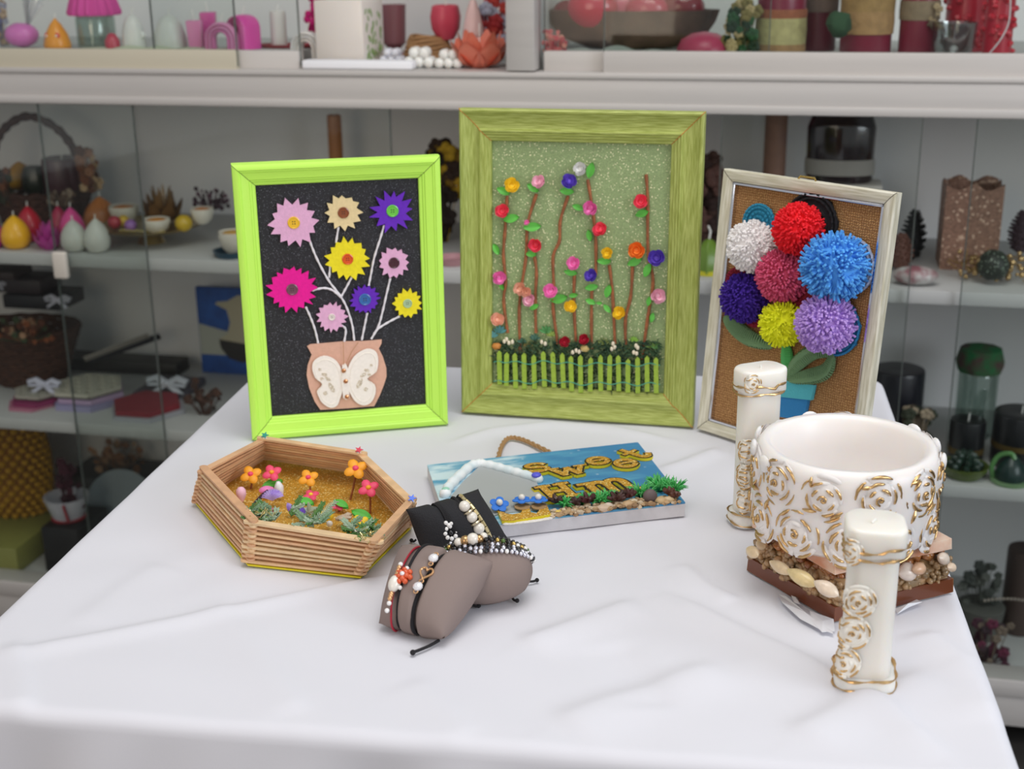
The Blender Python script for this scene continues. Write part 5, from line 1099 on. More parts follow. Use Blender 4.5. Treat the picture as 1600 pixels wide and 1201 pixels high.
def flowers(px, v, z, wpx, hpx, cols, label, name='dried_flower_bunch', cat='dried flowers', n=40, seed=0, nm='floret'):
    sp = S_(px, v, z); t = cthing(name, label, cat, sp); rnd = random.Random(seed + int(px)); w_, h = wpx * sp.k / 2, hpx * sp.k
    for ci, c in enumerate(cols):
        mb = MB()
        for i in range(n // len(cols)):
            a = rnd.uniform(0, 2 * pi); r = w_ * sqrt(rnd.random()); zz = h * rnd.uniform(.05, .95); r *= 1 - .35 * (zz / h); p = V((r * cos(a), r * .6 * sin(a), max(.006, zz))); s_ = rnd.uniform(.08, .17) * max(w_, h) * .8; s_ = min(s_, max(.0055, p.z * .9))
            for q in range(5):
                b = 2 * pi * q / 5 + a; mb.ball(p + V((cos(b) * s_ * .5, -.2 * s_, sin(b) * s_ * .5)), s_ * .48, (1, .45, 1), 6, 4)
            mb.tube([(p.x * .3, p.y * .3, .001), p], .0009, 4)
        t.part(nm, mb, mat('dry_' + c, c, .8, var=.3, vscale=120), kind='stuff')
    return t
flowers(146, .20, Z1S + .075, 48, 70, ('7a4424', '9a6a4c', '5c3420', 'c0a078'), 'brown dried flowers tied to the basket handle', seed=2)
flowers(98, .18, Z1S + .05, 60, 26, ('b09a84', '6a5040'), 'pale dried florets along the basket rim', seed=5)
flowers(14, .19, Z1S + .045, 34, 60, ('2c3020', '7a4a30', '3a2a20'), 'dark foliage on the left rim of the basket', seed=6)
# brass plate with egg-shell candles
sp = S_(237, .13, Z1S); t = cthing('footed_plate', 'shiny brass plate on a low foot holding eggshell candles', 'plate', sp); k = sp.k; PZ = 24 * k
t.part('plate', MB().lathe([(.002, PZ - .004), (60 * k, PZ - .003), (78 * k, PZ + .004), (80 * k, PZ + .005), (78 * k, PZ + .0065), (60 * k, PZ), (.002, PZ - .001)], 48), mat('dull_brass', 'a89468', .3, metal=.8)); t.part('foot', MB().lathe([(.002, 0), (22 * k, 0), (20 * k, .004), (12 * k, PZ - .006), (14 * k, PZ - .0035), (.002, PZ - .0035)], 24), mat('dull_brass'))
PL = Z1S + PZ + .0007
def halfshell(px, v, z, wpx, hpx, col, label, tilt=0, dish=None):
    sp = S_(px, v, z); t = cthing('eggshell_candle', label, 'candle', sp); w_, h = wpx * sp.k / 2, hpx * sp.k
    M = Matrix.Translation((0, 0, 0)) @ Matrix.Rotation(tilt, 4, 'X')
    t.part('eggshell', MB().lathe([(w_ * .1, 0), (w_ * .45, .0), (w_ * .8, h * .3), (w_, h * .8), (w_ * .98, h), (w_ * .92, h * .98), (w_ * .7, h * .8), (w_ * .1, h * .75)], 22, wob=lambda a, z: 1 + .03 * sin(a * 5)), mat('eggshell', 'd8d2c4', .5)); 
    t.part('wax_fill', MB().lathe([(w_ * .1, h * .75), (w_ * .86, h * .82), (w_ * .6, h * .98), (w_ * .1, h * 1.06)], 20), wax(col)); return t
halfshell(195, .16, PL, 46, 26, 'c07838', 'eggshell candle with amber wax at the left rear of the brass plate'); halfshell(246, .085, PL, 42, 22, 'cc8830', 'eggshell candle with amber wax at the front of the brass plate'); halfshell(317, .12, PL + .012, 36, 24, 'c88040', 'eggshell candle with amber wax at the right rim of the brass plate')
csingle('ball_candle', MB().ball((0, 0, .015), .0155, n=16, m=10), wax('c8a828'), 'small mustard ball candle on the brass plate', 'candle', S_(288, .10, PL))
csingle('ball_candle', MB().ball((0, 0, .011), .0112, n=16, m=10), wax('9a68b0'), 'tiny lilac ball candle at the front of the brass plate', 'candle', S_(205, .085, PL))
csingle('ball_candle', MB().ball((0, 0, .012), .0122, n=16, m=10), wax('b83848'), 'small red ball candle on the left of the brass plate', 'candle', S_(180, .10, PL))
csingle('ball_candle', MB().ball((0, 0, .011), .0112, n=16, m=10), wax('d8b030'), 'small yellow ball candle beside the red one on the brass plate', 'candle', S_(194, .115, PL + .0005))
lotus(256, .17, PL, 66, 48, '7a5834', 'large brown flower candle at the back of the brass plate', n=8)
sp = S_(222, .075, PL); csingle('bead_garland', MB().merge((lambda m: ([m.ball(((i - 10) * .0042, .002 * sin(i), .003 + .0005 * (i % 3)), .0028, n=6, m=4) for i in range(21)], m)[1])(MB())), mat('gold_bead_garland', 'd8c890', .25, metal=.8), 'gold bead garland along the front rim of the brass plate', 'garland', sp)
flowers(330, .22, Z1S + .045, 66, 36, ('3c2830', '6a4a58', '54404a'), 'dark purple dried flowers right of the brass plate', seed=4)
# small thing on blue dish
sp = S_(362, .05, Z1S); t = cthing('blue_dish', 'small dark blue dish at the shelf edge beside the lime frame', 'dish', sp); k = sp.k; t.part('dish', MB().lathe([(.002, 0), (24 * k, 0), (29 * k, 10 * k), (27.5 * k, 10 * k), (22 * k, 3 * k), (.002, 3 * k)], 28), mat('navy_glaze', '1f4458', .3))
halfshell(366, .05, Z1S + .006, 46, 34, 'c89a50', 'eggshell candle in the blue dish')
# taper behind the lime frame and yellow bunch between the frames
pillar_c(531, .30, Z1S, 22, 176, 'a8682c', 'orange brown taper candle standing against the cabinet back', n=20)
flowers(692, .22, Z1S, 66, 160, ('c8a428', '3c2a20', '8a6a20', '281c18'), 'yellow and dark flower bunch seen between the two green frames', n=60)
csingle('candle_dish', MB().lathe([(.002, 0), (.022, 0), (.03, .012), (.028, .012), (.02, .004), (.002, .004)], 24), mat('pink_glaze', 'b88a90', .4), 'pink dish seen between the two green frames', 'dish', S_(708, .06, Z1S))
# right side of the middle shelf
flowers(1108, .22, Z1S, 60, 150, ('4a3028', '6a4840', '3a2420'), 'dark brown dried flowers between the olive and white frames', n=60)
sp = S_(1106, .07, Z1S); t = cthing('plant_candle', 'green leafy candle with white wick between the olive and white frames', 'candle', sp); k = sp.k
t.part('candle_body', MB().lathe([(.004, 0), (24 * k, 0), (26 * k, 8 * k), (20 * k, 30 * k), (8 * k, 50 * k), (.001, 54 * k)], 20, wob=lambda a, z: 1 + .1 * sin(a * 7)), wax('6a8a2c')); t.part('candle_foot', MB().lathe([(.004, 0), (27 * k, 0), (27 * k, 7 * k), (.004, 7.5 * k)], 20), wax('c8c02c')); t.part('wick', MB().tube([(0, 0, 50 * k), (.002, 0, 66 * k), (-.002, 0, 74 * k)], .0018, 5), M_wick)
pillar_c(1203, .24, Z1S, 34, 275, '8a6454', 'tall dusty copper pillar candle behind the white frame', n=24, m=mat('copper_dust', '8f6a5a', .6, var=.15, vscale=50))
# bottle
sp = S_(1312, .22, Z1S); k = sp.k; t = cthing('lidded_box', 'white box under the dark bottle behind the white frame', 'box', sp); t.part('box_body', MB().rbox(-52 * k, 52 * k, -.03, .03, 0, 105 * k, .003), mat('box_white', 'cfc8bf', .7)); t.part('ribbon', MB().rbox(-12 * k, 12 * k, -.0312, .0312, 0, 105.5 * k, .001), mat('tan_ribbon', 'a88a74', .7)); t.part('lid', MB().rbox(-55 * k, 55 * k, -.032, .032, 105 * k, 118 * k, .002), mat('box_white'))
sp = S_(1310, .22, Z1S + 118.6 * k); t = cthing('glass_bottle', 'dark flat shouldered bottle with grey lace band', 'bottle', sp); k = sp.k
t.part('bottle_body', MB().lathe([(.002, 0), (48 * k, 0), (51 * k, 4 * k), (52 * k, 84 * k), (46 * k, 102 * k), (30 * k, 112 * k), (17 * k, 120 * k), (15 * k, 150 * k), (17 * k, 156 * k), (.002, 156 * k)], 32, sy=.55), mat('dark_bottle', '1c1018', .12, coat=.8), ang=.9)
t.part('lace_band', MB().lathe([(.03, 12 * k), (53 * k, 12 * k), (53.5 * k, 30 * k), (52.6 * k, 36 * k), (.03, 36 * k)], 60, sy=.56, wob=lambda a, z: 1 + .006 * sin(a * 40)), mat('grey_lace', '9a9690', .9, bump=.8, bscale=200))
# square glitter candle with wavy top
sp = S_(1508, .20, Z1S); k = sp.k; t = cthing('square_candle', 'brown glittery square candle with wavy rim on the right of the shelf', 'candle', sp); w_ = 51 * k; h = 128 * k; mb = MB(); N = 48
def sqp(i, r): a = 2 * pi * i / N + pi / 4; c_, s_ = cos(a), sin(a); q = 1 / max(abs(c_), abs(s_)) * .82; return r * c_ * q, r * s_ * q
for (rr, zf) in ((w_, 0), (w_, 1), (w_ * .85, .96), (w_ * .82, .80)): mb.v += [(*sqp(i, rr), (h * zf + (.005 * sin(i * .9) if zf > .5 else 0))) for i in range(N)]
for j in range(3): mb.f += [(j * N + i, j * N + (i + 1) % N, (j + 1) * N + (i + 1) % N, (j + 1) * N + i) for i in range(N)]
mb.f += [tuple(range(N))[::-1], tuple(3 * N + i for i in range(N))]; t.part('candle_body', mb, glitter('copper_glitter', '94705e', 'd8b8a0', 300, .08, .5, 0, .3))
def pinecone(px, v, z, wpx, hpx, col, label):
    sp = S_(px, v, z); t = cthing('pine_cone', label, 'pine cone', sp); w_, h = wpx * sp.k / 2, hpx * sp.k; mb = MB().lathe([(.002, 0), (w_ * .5, h * .1), (w_ * .6, h * .4), (w_ * .3, h * .8), (.001, h * .95)], 10)
    for i in range(70):
        a = i * 2.4; zf = (i + .5) / 70; r = w_ * sin(pi * min(1, .12 + .8 * zf)) ** .7 * (1 - .35 * zf); p = V((r * .6 * cos(a), r * .6 * sin(a), h * (.06 + zf * .86))); d = V((cos(a), sin(a), .35)); mb.tube([p, p + d * r * .45], [w_ * .13, w_ * .09], 5, flat=.5)
    t.part('scales', mb, mat('cone_' + col, col, .7)); return t
pinecone(1592, .16, Z1S + .03, 46, 72, '3a2830', 'dark pine cone cut off at the right edge'); pinecone(1405, .14, Z1S, 46, 62, '6a4438', 'reddish pine cone right of the white frame'); pinecone(1424, .22, Z1S, 46, 84, '2c2e30', 'charcoal pine cone behind the reddish one')
sp = S_(1552, .10, Z1S); t = cthing('gold_garland', 'gold wire and bead garland under the square candle', 'garland', sp); mb = MB(); rnd = random.Random(3)
for i in range(46):
    a = rnd.uniform(0, 2 * pi); r = rnd.uniform(.35, 1) * 64 * sp.k; p = V((r * cos(a), r * .55 * sin(a), .004 + rnd.uniform(0, .030))); d = V((rnd.uniform(-1, 1), rnd.uniform(-1, 1), rnd.uniform(-.05, .5))).normalized(); mb.tube([p, p + d * .02], .0010, 4)
t.part('gold_wire', mb, mat('gold_wire', 'a88850', .3, metal=.8)); mb = MB()
for i in range(60): a = rnd.uniform(0, 2 * pi); r = rnd.uniform(.3, 1) * 64 * sp.k; mb.ball((r * cos(a), r * .55 * sin(a), .006 + rnd.uniform(0, .036)), rnd.uniform(.003, .0055), n=7, m=5)
t.part('gold_bead', mb, mat('gold_bead_g', 'c0a070', .25, metal=.7), kind='stuff'); t.part('glitter_ball', MB().ball((-.006, -.03, .030), .024, n=18, m=12, noise=.04), glitter('dark_glitter', '2a3028', '8a9a88', 500, .1), label='dark green glitter ball')
sp = S_(1429, .045, Z1S); csingle('painted_stone', MB().ball((0, 0, .0150), .0350, (1, .6, .42), 20, 10, .03), mat('painted_stone', 'c0c0bc', .4, col2='8a5a60', vscale=45), 'small painted pebble with white, teal and pink marks at the shelf edge', 'stone', sp)
# ---- lower middle shelf, right
pillar_c(1396, .22, Z2S, 80, 112, '1c1c24', 'large round black navy candle behind the bowl candle', wick=False)
flowers(1428, .14, Z2S, 60, 84, ('5c5040', '3a4030', 'a89880'), 'dried grass and flowers in front of the large black candle', n=46)
sp = S_(1520, .26, Z2S); k = sp.k; t = cthing('glass_jar', 'glass jar with a green felt lid on the lower shelf', 'jar', sp); t.part('jar_body', MB().lathe([(.002, 0), (28 * k, 0), (30 * k, 4 * k), (30 * k, 100 * k), (27 * k, 106 * k), (26 * k, 106 * k), (28.5 * k, 100 * k), (28.5 * k, 5 * k), (.002, 3 * k)], 28), glass('jar_glass', 'e8f0ec', .09)); t.part('jar_lid', MB().lathe([(.002, 104 * k), (32 * k, 104 * k), (36 * k, 118 * k), (30 * k, 140 * k), (.002, 148 * k)], 28, wob=lambda a, z: 1 + .03 * sin(a * 9)), mat('green_felt_lid', '1f7a44', .9, col2='5a4440', vscale=35))
t_, w_, h = pillar_c(1507, .13, Z2S, 54, 68, '15171a', 'black candle with golden leaves band behind the succulent bowl'); t_.part('gold_band', MB().lathe([(w_ * .9, h * .22), (w_ * 1.02, h * .22), (w_ * 1.02, h * .36), (w_ * .9, h * .36)], 32, wob=lambda a, z: 1 + .01 * sin(9 * a)), mat('olive_gold_band', '5c4a20', .5, metal=.3))
t_, w_, h = pillar_c(1588, .13, Z2S, 82, 86, '15171a', 'wide black candle with golden band at the right edge'); t_.part('gold_band', MB().lathe([(w_ * .9, h * .36), (w_ * 1.02, h * .36), (w_ * 1.02, h * .46), (w_ * .9, h * .46)], 32), mat('olive_gold_band'))
sp = S_(1506, .055, Z2S); k = sp.k; t = cthing('succulent_bowl', 'round green scalloped bowl with a dark succulent candle', 'bowl', sp); Rm = Matrix.Translation((0, 0, 8 * k)) @ Matrix.Rotation(radians(38), 4, 'X')
t.part('bowl', MB().lathe([(.002, 0), (24 * k, 0), (34 * k, 12 * k), (36 * k, 20 * k), (34 * k, 20 * k), (29 * k, 9 * k), (.002, 6 * k)], 44, wob=lambda a, z: 1 + .02 * sin(a * 22)), wax('56662a'))
for r in range(3):
    mb = MB()
    for q in range(8 - r): a = 2 * pi * q / (8 - r) + r * .4; rr = (20 - r * 6) * k; mb.ball((rr * cos(a), rr * sin(a), (18 + r * 8) * k), 9.5 * k, (1, .55, .8), 8, 6, R=Matrix.Rotation(a, 3, 'Z') @ Matrix.Rotation(-.5, 3, 'Y'))
    t.part('succulent_leaves', mb, wax('1c3428'))
sp = S_(1578, .045, Z2S); k = sp.k; t = cthing('swirl_candle', 'dark teal swirl candle with a pale green curl at the right edge', 'candle', sp); t.part('candle_body', MB().lathe([(.002, 0), (22 * k, 2 * k), (25 * k, 14 * k), (18 * k, 30 * k), (8 * k, 42 * k), (.001, 46 * k)], 20), wax('14302c')); t.part('saucer', MB().lathe([(.002, 0), (30 * k, 0), (31 * k, 5 * k), (.002, 5 * k)], 24), wax('7a9a70')); P = smooth([(-26 * k, 0, 6 * k), (-29 * k, 0, 24 * k), (-20 * k, 0, 42 * k), (-4 * k, -.005, 48 * k), (2 * k, -.008, 40 * k)], 5); t.part('curl', MB().tube(P, 4 * k, 8), wax('5a8a50'))
# ---- bottom shelf, right
flowers(1530, .17, Z3S + .05, 76, 80, ('565a52', '6a6c64', '4a4e48'), 'grey rose bunch on the bottom shelf', n=30)
sp = S_(1528, .17, Z3S); k = sp.k; csingle('wrapped_pot', MB().lathe([(.002, 0), (30 * k, 0), (36 * k, 50 * k), (33 * k, 52 * k), (.002, 50 * k)], 24, wob=lambda a, z: 1 + .02 * sin(a * 12)), mat('grey_lace2', '5c5c56', .9, bump=.8, bscale=120), 'grey lace wrapped pot under the grey rose bunch', 'pot', sp)
pillar_c(1588, .20, Z3S, 52, 140, '5a4438', 'brown capped candle jar on the bottom shelf at the right edge', m=mat('brown_jar', '4a3a34', .5))
flowers(1545, .07, Z3S, 78, 80, ('6a2440', '3c2830', '7a6a5c', '4a1c30'), 'dark maroon flower bunch at the front of the bottom shelf', n=40)
sp = S_(1585, .10, Z3S + .10); mb = MB()
for i in range(16): mb.ball(((i - 8) * .006, 0, .002 - .00012 * (i - 8) ** 2 + .006), .0026, n=7, m=5)
csingle('bead_string', mb, mat('pale_beads', 'a89c90', .3), 'string of pale beads hanging between the dark bunches', 'garland', sp)
# ---- lower middle shelf, left
sp = S_(50, .22, Z2S); k = sp.k; t = cthing('woven_bowl', 'brown woven bowl with dark wrapped bundles on the lower shelf', 'basket', sp); mb = MB()
for i in range(13):
    rr = (52 + i * 2.8) * k; mb.tube([V((rr * cos(a), rr * .7 * sin(a), (4 + i * 7.2) * k + .001 * sin(a * 16 + i * pi))) for a in [2 * pi * q / 64 for q in range(64)]], 4.4 * k, 6, closed=True)
mb.lathe([(.002, 0), (52 * k, 0), (52 * k, 5 * k), (.002, 5 * k)], 24, sy=.7); t.part('basket_wall', mb, mat('brown_weave', '4c2c1c', .8, var=.4, vscale=80))
flowers(40, .13, Z2S + 88 * k, 110, 36, ('8a4a24', '3c4a2c', 'b08868', '5c3018'), 'orange and green dried flowers on the rim of the woven bowl', n=40)
def pack(px, v, z, wpx, hpx, dep, col, label, name='wrapped_box', rz=0, tilt=0, cat='box'):
    sp = S_(px, v, z); t = cthing(name, label, cat, sp); w_, h = wpx * sp.k / 2, hpx * sp.k
    M = Matrix.Rotation(rz, 4, 'Z') @ Matrix.Rotation(tilt, 4, 'Y'); t.part('wrapping', MB().rbox(-w_, w_, -dep / 2, dep / 2, 0, h, .003).xf(M), mat('pack_' + col, col, .5)); return t, w_, h, M
def bow(t, c, s_, col='c8c8d4'):
    mb = MB(); c = V(c)
    for sg in (-1, 1):
        mb.tube([c, c + V((sg * s_ * .5, 0, s_ * .28)), c + V((sg * s_, 0, s_ * .12)), c + V((sg * s_ * .9, 0, -s_ * .05)), c + V((sg * s_ * .4, 0, -.02 * s_)), c], s_ * .16, 6, flat=.35); mb.tube([c, c + V((sg * s_ * .45, -.004, -s_ * .28)), c + V((sg * s_ * .75, -.006, -s_ * .5))], s_ * .13, 6, flat=.3)
    mb.ball(c, s_ * .2, n=8, m=5); t.part('ribbon_bow', mb, mat('ribbon_' + col, col, .4))
t_, w_, h, M = pack(70, .26, Z2S + 118 * k, 100, 22, .09, '1c1a20', 'black wrapped box lying across the woven bowl'); bow(t_, (w_ * .9, -.045, h * .8), .028)
t_, w_, h, M = pack(45, .26, Z2S + 141.5 * k, 80, 22, .08, '2c2024', 'dark brown wrapped box on top of the black one'); bow(t_, (-w_ * .8, -.04, h * .6), .018)
pack(10, .24, Z2S + 165 * k, 60, 12, .07, '3a2c2c', 'thin dark card on the highest box over the woven bowl')
def hexplate(px, v, z, rpx, th, col, label, name='hexagon_coaster', holes=None, rz=0, tilt=0, m=None, group='hexagon coasters on the lower shelf'):
    sp = S_(px, v, z); t = cthing(name, label, 'coaster', sp, group); R_ = rpx * sp.k; m = m or mat('hex_' + col, col, .5)
    M = Matrix.Rotation(tilt, 4, 'X') @ Matrix.Rotation(rz, 4, 'Z')
    hx = [(R_ * cos(pi / 3 * i), R_ * sin(pi / 3 * i)) for i in range(6)]
    t.part('plate', MB().prism(hx, lambda x, y: V((x, y, 0)), lambda x, y: V((x, y, th * (.6 if holes else 1)))).xf(M), m if not holes else mat('hex_dark', '3a3632', .6))
    if holes:
        mb = MB(); n = 5
        for i in range(n + 1):
            for a in (0, pi / 3, 2 * pi / 3):
                o_ = (i / n * 2 - 1) * R_ * .80; L = R_ * (1 - abs(o_) / R_ * .55) * .93; d = V((cos(a), sin(a), 0)); p = V((-sin(a), cos(a), 0)) * o_; mb.tube([p - d * L + V((0, 0, th * .8)), p + d * L + V((0, 0, th * .8))], R_ * .055, 4)
        for i in range(6): a, b = hx[i], hx[(i + 1) % 6]; mb.tube([(a[0] * .97, a[1] * .97, th * .7), (b[0] * .97, b[1] * .97, th * .7)], R_ * .07, 4)
        t.part('lattice', mb.xf(M), m)
    return t
PX = Matrix.Rotation(0, 4, 'Z')
hexplate(140, .13, Z2S, 58, .010, '9a94b8', 'lilac grey hexagon coaster under the lattice coaster')
hexplate(142, .14, Z2S + .0108, 56, .008, 'b49ab8', 'mauve hexagon coaster directly below the lattice coaster')
hexplate(138, .145, Z2S + .0194, 56, .010, 'bcb8a8', 'beige lattice hexagon coaster topmost of its stack', holes=True)
hexplate(50, .09, Z2S, 38, .006, 'b47088', 'pinkish hexagon coaster at the bottom of the left stack'); hexplate(58, .10, Z2S + .0066, 40, .006, '8a2c5c', 'dark magenta hexagon coaster in the middle of the left stack'); t_ = hexplate(62, .12, Z2S + .0132, 40, .008, 'b0aca0', 'pale lattice hexagon coaster topmost of the left stack', holes=True)
sp = S_(70, .11, Z2S + .0235); t = cthing('ribbon_bow', 'white satin bow lying on the left stack of coasters', 'ribbon', sp); bow(t, (0, 0, .012), .034, 'c4c4d4')
hexplate(232, .10, Z2S, 62, .008, 'a8a8b0', 'grey hexagon coaster beneath the red one'); hexplate(230, .10, Z2S + .0087, 56, .010, '8c2834', 'dark red hexagon coaster on the grey one', group=None)
sp = S_(262, .17, Z2S + .020); t = cthing('ribbon_bow', 'white satin bow behind the red hexagon coaster', 'ribbon', sp); bow(t, (0, 0, .012), .042, 'b8bcc4')
pack(265, .21, Z2S, 80, 12, .12, '4a4650', 'flat grey box under the bow behind the red coaster')
def stick_(px0, y0, px1, y1, v, z, th, col, label):
    A = S_(px0, v, z); B = S_(px1, v + .06, z + (y0 - y1) * A.k); a = A.P; b = B.P; mb = MB().tube([a, b], th, 4, flat=3.0); single('narrow_slat', mb, mat('slat_' + col, col, .6), label, 'box', a)  # a bare flat slat; only its category is shared with the boxes
stick_(132, 586, 232, 556, .24, Z2S + .047, .0035, 'a49c92', 'pale narrow slat leaning behind the lattice coasters'); stick_(140, 592, 250, 560, .265, Z2S + .036, .004, '2c2830', 'dark narrow slat leaning behind the pale narrow one')
pack(190, .33, Z2S, 210, 20, .06, '1c1816', 'long black flat box at the back of the lower shelf')
sp = S_(372, .34, Z2S); k = sp.k; t = cthing('painted_canvas', 'small blue canvas with a painted cream jug leaning at the back', 'painting', sp)
w_, h = 60 * k, 138 * k; t.part('canvas', MB().rbox(-w_, w_, 0, .012, 0, h, .001), mat('canvas_blue', '2c5aa8', .7, col2='24488a', vscale=30)); t.part('painted_area', MB().prism([(-w_ * .98, h * .22), (w_, h * .22), (w_, h * .75), (-w_ * .2, h * .5), (-w_ * .98, h * .58)], lambda x, z: V((x, -.0008, z)), lambda x, z: V((x, 0, z))), mat('canvas_cream', 'a8a89c', .7), label='grey cream painted wedge')
jug = [(-10, 28), (-24, 44), (-26, 56), (-12, 66), (-6, 84), (-10, 104), (-28, 112), (-26, 116), (-8, 118), (10, 128), (38, 126), (44, 100), (36, 70), (44, 52), (34, 30), (10, 24)]
t.part('painted_jug', MB().prism([(a * k, b * k) for a, b in jug], lambda x, z: V((x, -.0016, z)), lambda x, z: V((x, -.0008, z))), mat('canvas_jug', 'b4aa90', .7), label='cream jug shape'); t.part('painted_jug_foot', MB().prism([(a * k, b * k) for a, b in ((-26, 56), (40, 48), (34, 28), (10, 20), (-12, 26), (-24, 42))], lambda x, z: V((x, -.0024, z)), lambda x, z: V((x, -.0016, z))), mat('canvas_dark', '2c2826', .7), label='dark painted base')
flowers(320, .10, Z2S, 76, 60, ('5a3c30', '463028'), 'brown dried bunch at the table corner on the lower shelf', n=26)
# ---- bottom shelf, left
sp = S_(24, .23, Z3S + .055); k = sp.k; t = cthing('knitted_bag', 'mustard yellow openwork knitted bag on the bottom shelf', 'bag', sp); mb = MB().lathe([(.01, 0), (48 * k, 0), (62 * k, 40 * k), (60 * k, 100 * k), (48 * k, 150 * k), (.01, 160 * k)], 30, sy=.7); t.part('lining', mb, mat('bag_lining', '8a5c1c', .9)); mb = MB()
for i in range(17):
    zf = i / 16; z = zf * 156 * k; rr = (50 + 14 * sin(pi * min(1, zf * 1.0 + .05)) ** .8) * k; n = 22
    for q in range(n): a = 2 * pi * (q + .5 * (i % 2)) / n; mb.ball((rr * cos(a), rr * .7 * sin(a), z + .004), 6.2 * k, (1, 1, .8), 6, 4)
t.part('knit_bobbles', mb, mat('mustard_yarn', 'b88a1e', .9, bump=.6, bscale=300), kind='stuff')
t_, w_, h, M = pack(22, .16, Z3S, 120, 40, .22, '8a8a48', 'olive yellow wrapped parcel under the knitted bag', name='wrapped_parcel')
pack(125, .13, Z3S, 62, 74, .12, '121012', 'black box under the white bead bowl')
sp = S_(108, .12, Z3S + 75 * S_(125, .13, Z3S).k); k = sp.k; t = cthing('bead_bowl', 'small white bowl with red beads round the rim', 'bowl', sp); t.part('bowl', MB().lathe([(.002, 0), (22 * k, 0), (34 * k, 34 * k), (34.5 * k, 38 * k), (32 * k, 38 * k), (20 * k, 6 * k), (.002, 5 * k)], 30), mat('white_ceramic', 'b8b8c0', .3)); mb = MB()
for i in range(30): a = 2 * pi * i / 30; mb.ball((24 * k * cos(a), 24 * k * sin(a), 2.4 * k), 2.4 * k, n=6, m=4)
for i in range(8): mb.ball((14 * k + .0, -(25 + i * 1.2) * k, (6 + i * 4) * k), 2.6 * k, n=6, m=4)
t.part('bead_trim', mb, mat('red_beads', '9a2430', .35), kind='stuff')
sp = S_(108, .17, Z3S + .105); flowers(110, .12, Z3S + .115, 44, 80, ('4a1428', '3a1020'), 'maroon feather flower standing in the white bead bowl', n=26)
flowers(185, .33, Z3S + .11, 120, 50, ('a8764c', 'b8906c', '8a5c38'), 'beige fabric flowers behind the white bowl', n=34); pack(190, .33, Z3S, 130, 86, .12, '1a1614', 'dark box under the beige fabric flowers')
flowers(225, .34, Z3S + .22, 90, 36, ('4a5c1c', '3c4c18'), 'dull green foliage high at the back of the bottom shelf', n=22)
sp = S_(196, .215, Z3S); k = sp.k; csingle('white_plate', MB().lathe([(.002, 0), (60 * k, 0), (60.5 * k, 2 * k), (.002, 3 * k)], 40).xf(Matrix.Translation((0, 0, 62 * k)) @ Matrix.Rotation(radians(72), 4, 'X')), mat('plate_grey', '8a949a', .4), 'pale grey round plate leaning behind the table edge', 'plate', sp)

# ---- upper cabinet, left compartment
def zpx(sp, n): return n * sp.k
sp = S_(36, .12, ZP); k = sp.k; t = cthing('wrapped_candle', 'pink candle wrapped in clear crinkled cellophane', 'candle', sp); t.part('candle_body', MB().ball((0, 0, 20 * k), 27 * k, (1, .8, .68), 18, 10, .05), wax('d878c0')); mb = MB()
for i in range(9):
    a = 2 * pi * i / 9; mb.add([(10 * k, 0, 30 * k), (12 * k, 4 * k, 34 * k), (34 * k + 12 * k * cos(a), 14 * k * sin(a), 74 * k + 10 * k * cos(a * 2)), (26 * k + 16 * k * cos(a + .5), 14 * k * sin(a + .5), 80 * k)], [(0, 1, 2), (0, 2, 3)])
t.part('cellophane', mb, glass('cellophane', 'f4f4f8', .35, .15), smooth=False)
flowers(4, .16, ZP, 40, 70, ('7a7aa0', 'b0b0c0', 'b8a088'), 'lilac wrapped bunch at the far left of the upper shelf', n=24)
sp = S_(91, .09, ZP); k = sp.k; t = cthing('chick_candle', 'small orange chick candle with red eyes', 'candle', sp); t.part('candle_body', MB().lathe([(.001, 0), (20 * k, 0), (21 * k, 8 * k), (17 * k, 24 * k), (9 * k, 38 * k), (3 * k, 45 * k), (.001, 48 * k)], 20), wax('e89820'), ang=2)
for s_ in (-1, 1): e_ = t.part('eye', MB().ball((s_ * 8.5 * k, -13 * k, 22 * k), 5 * k, (1, .5, 1), 10, 6), mat('red_eye', 'd83c20', .4)); t.part('pupil', MB().ball((s_ * 8.5 * k, -15.6 * k, 22 * k), 1.8 * k, n=8, m=5), M_wick, parent=e_)
t.part('wick', MB().tube([(0, 0, 46 * k), (.001, 0, 55 * k)], .0012, 5), M_wick)
sp = S_(153, .13, ZP); k = sp.k; t = cthing('lidded_jar', 'glass jar with pink ruffled lid beside the orange chick candle', 'jar', sp); t.part('jar_body', MB().lathe([(.002, 0), (28 * k, 0), (30 * k, 4 * k), (30 * k, 46 * k), (26 * k, 52 * k), (25 * k, 52 * k), (28 * k, 45 * k), (28 * k, 5 * k), (.002, 3 * k)], 28), glass('jar_glass')); t.part('ruffled_lid', MB().lathe([(.002, 50 * k), (38 * k, 50 * k), (40 * k, 54 * k), (32 * k, 80 * k), (.002, 86 * k)], 60, wob=lambda a, z: 1 + .05 * sin(a * 18)), mat('pink_ruffle', 'dc48a0', .7)); t.part('wick', MB().tube([(-8 * k, 0, 3 * k), (-8 * k, 0, 22 * k), (-12 * k, 0, 34 * k)], .0014, 5), M_wick)
csingle('gem_candle', MB().lathe([(.002, 0), (11 * k, 2 * k), (12 * k, 14 * k), (6 * k, 24 * k), (.001, 26 * k)], 9), wax('b83a50'), 'small dark pink candle in front of the pink lidded jar', 'candle', S_(177, .085, ZP))
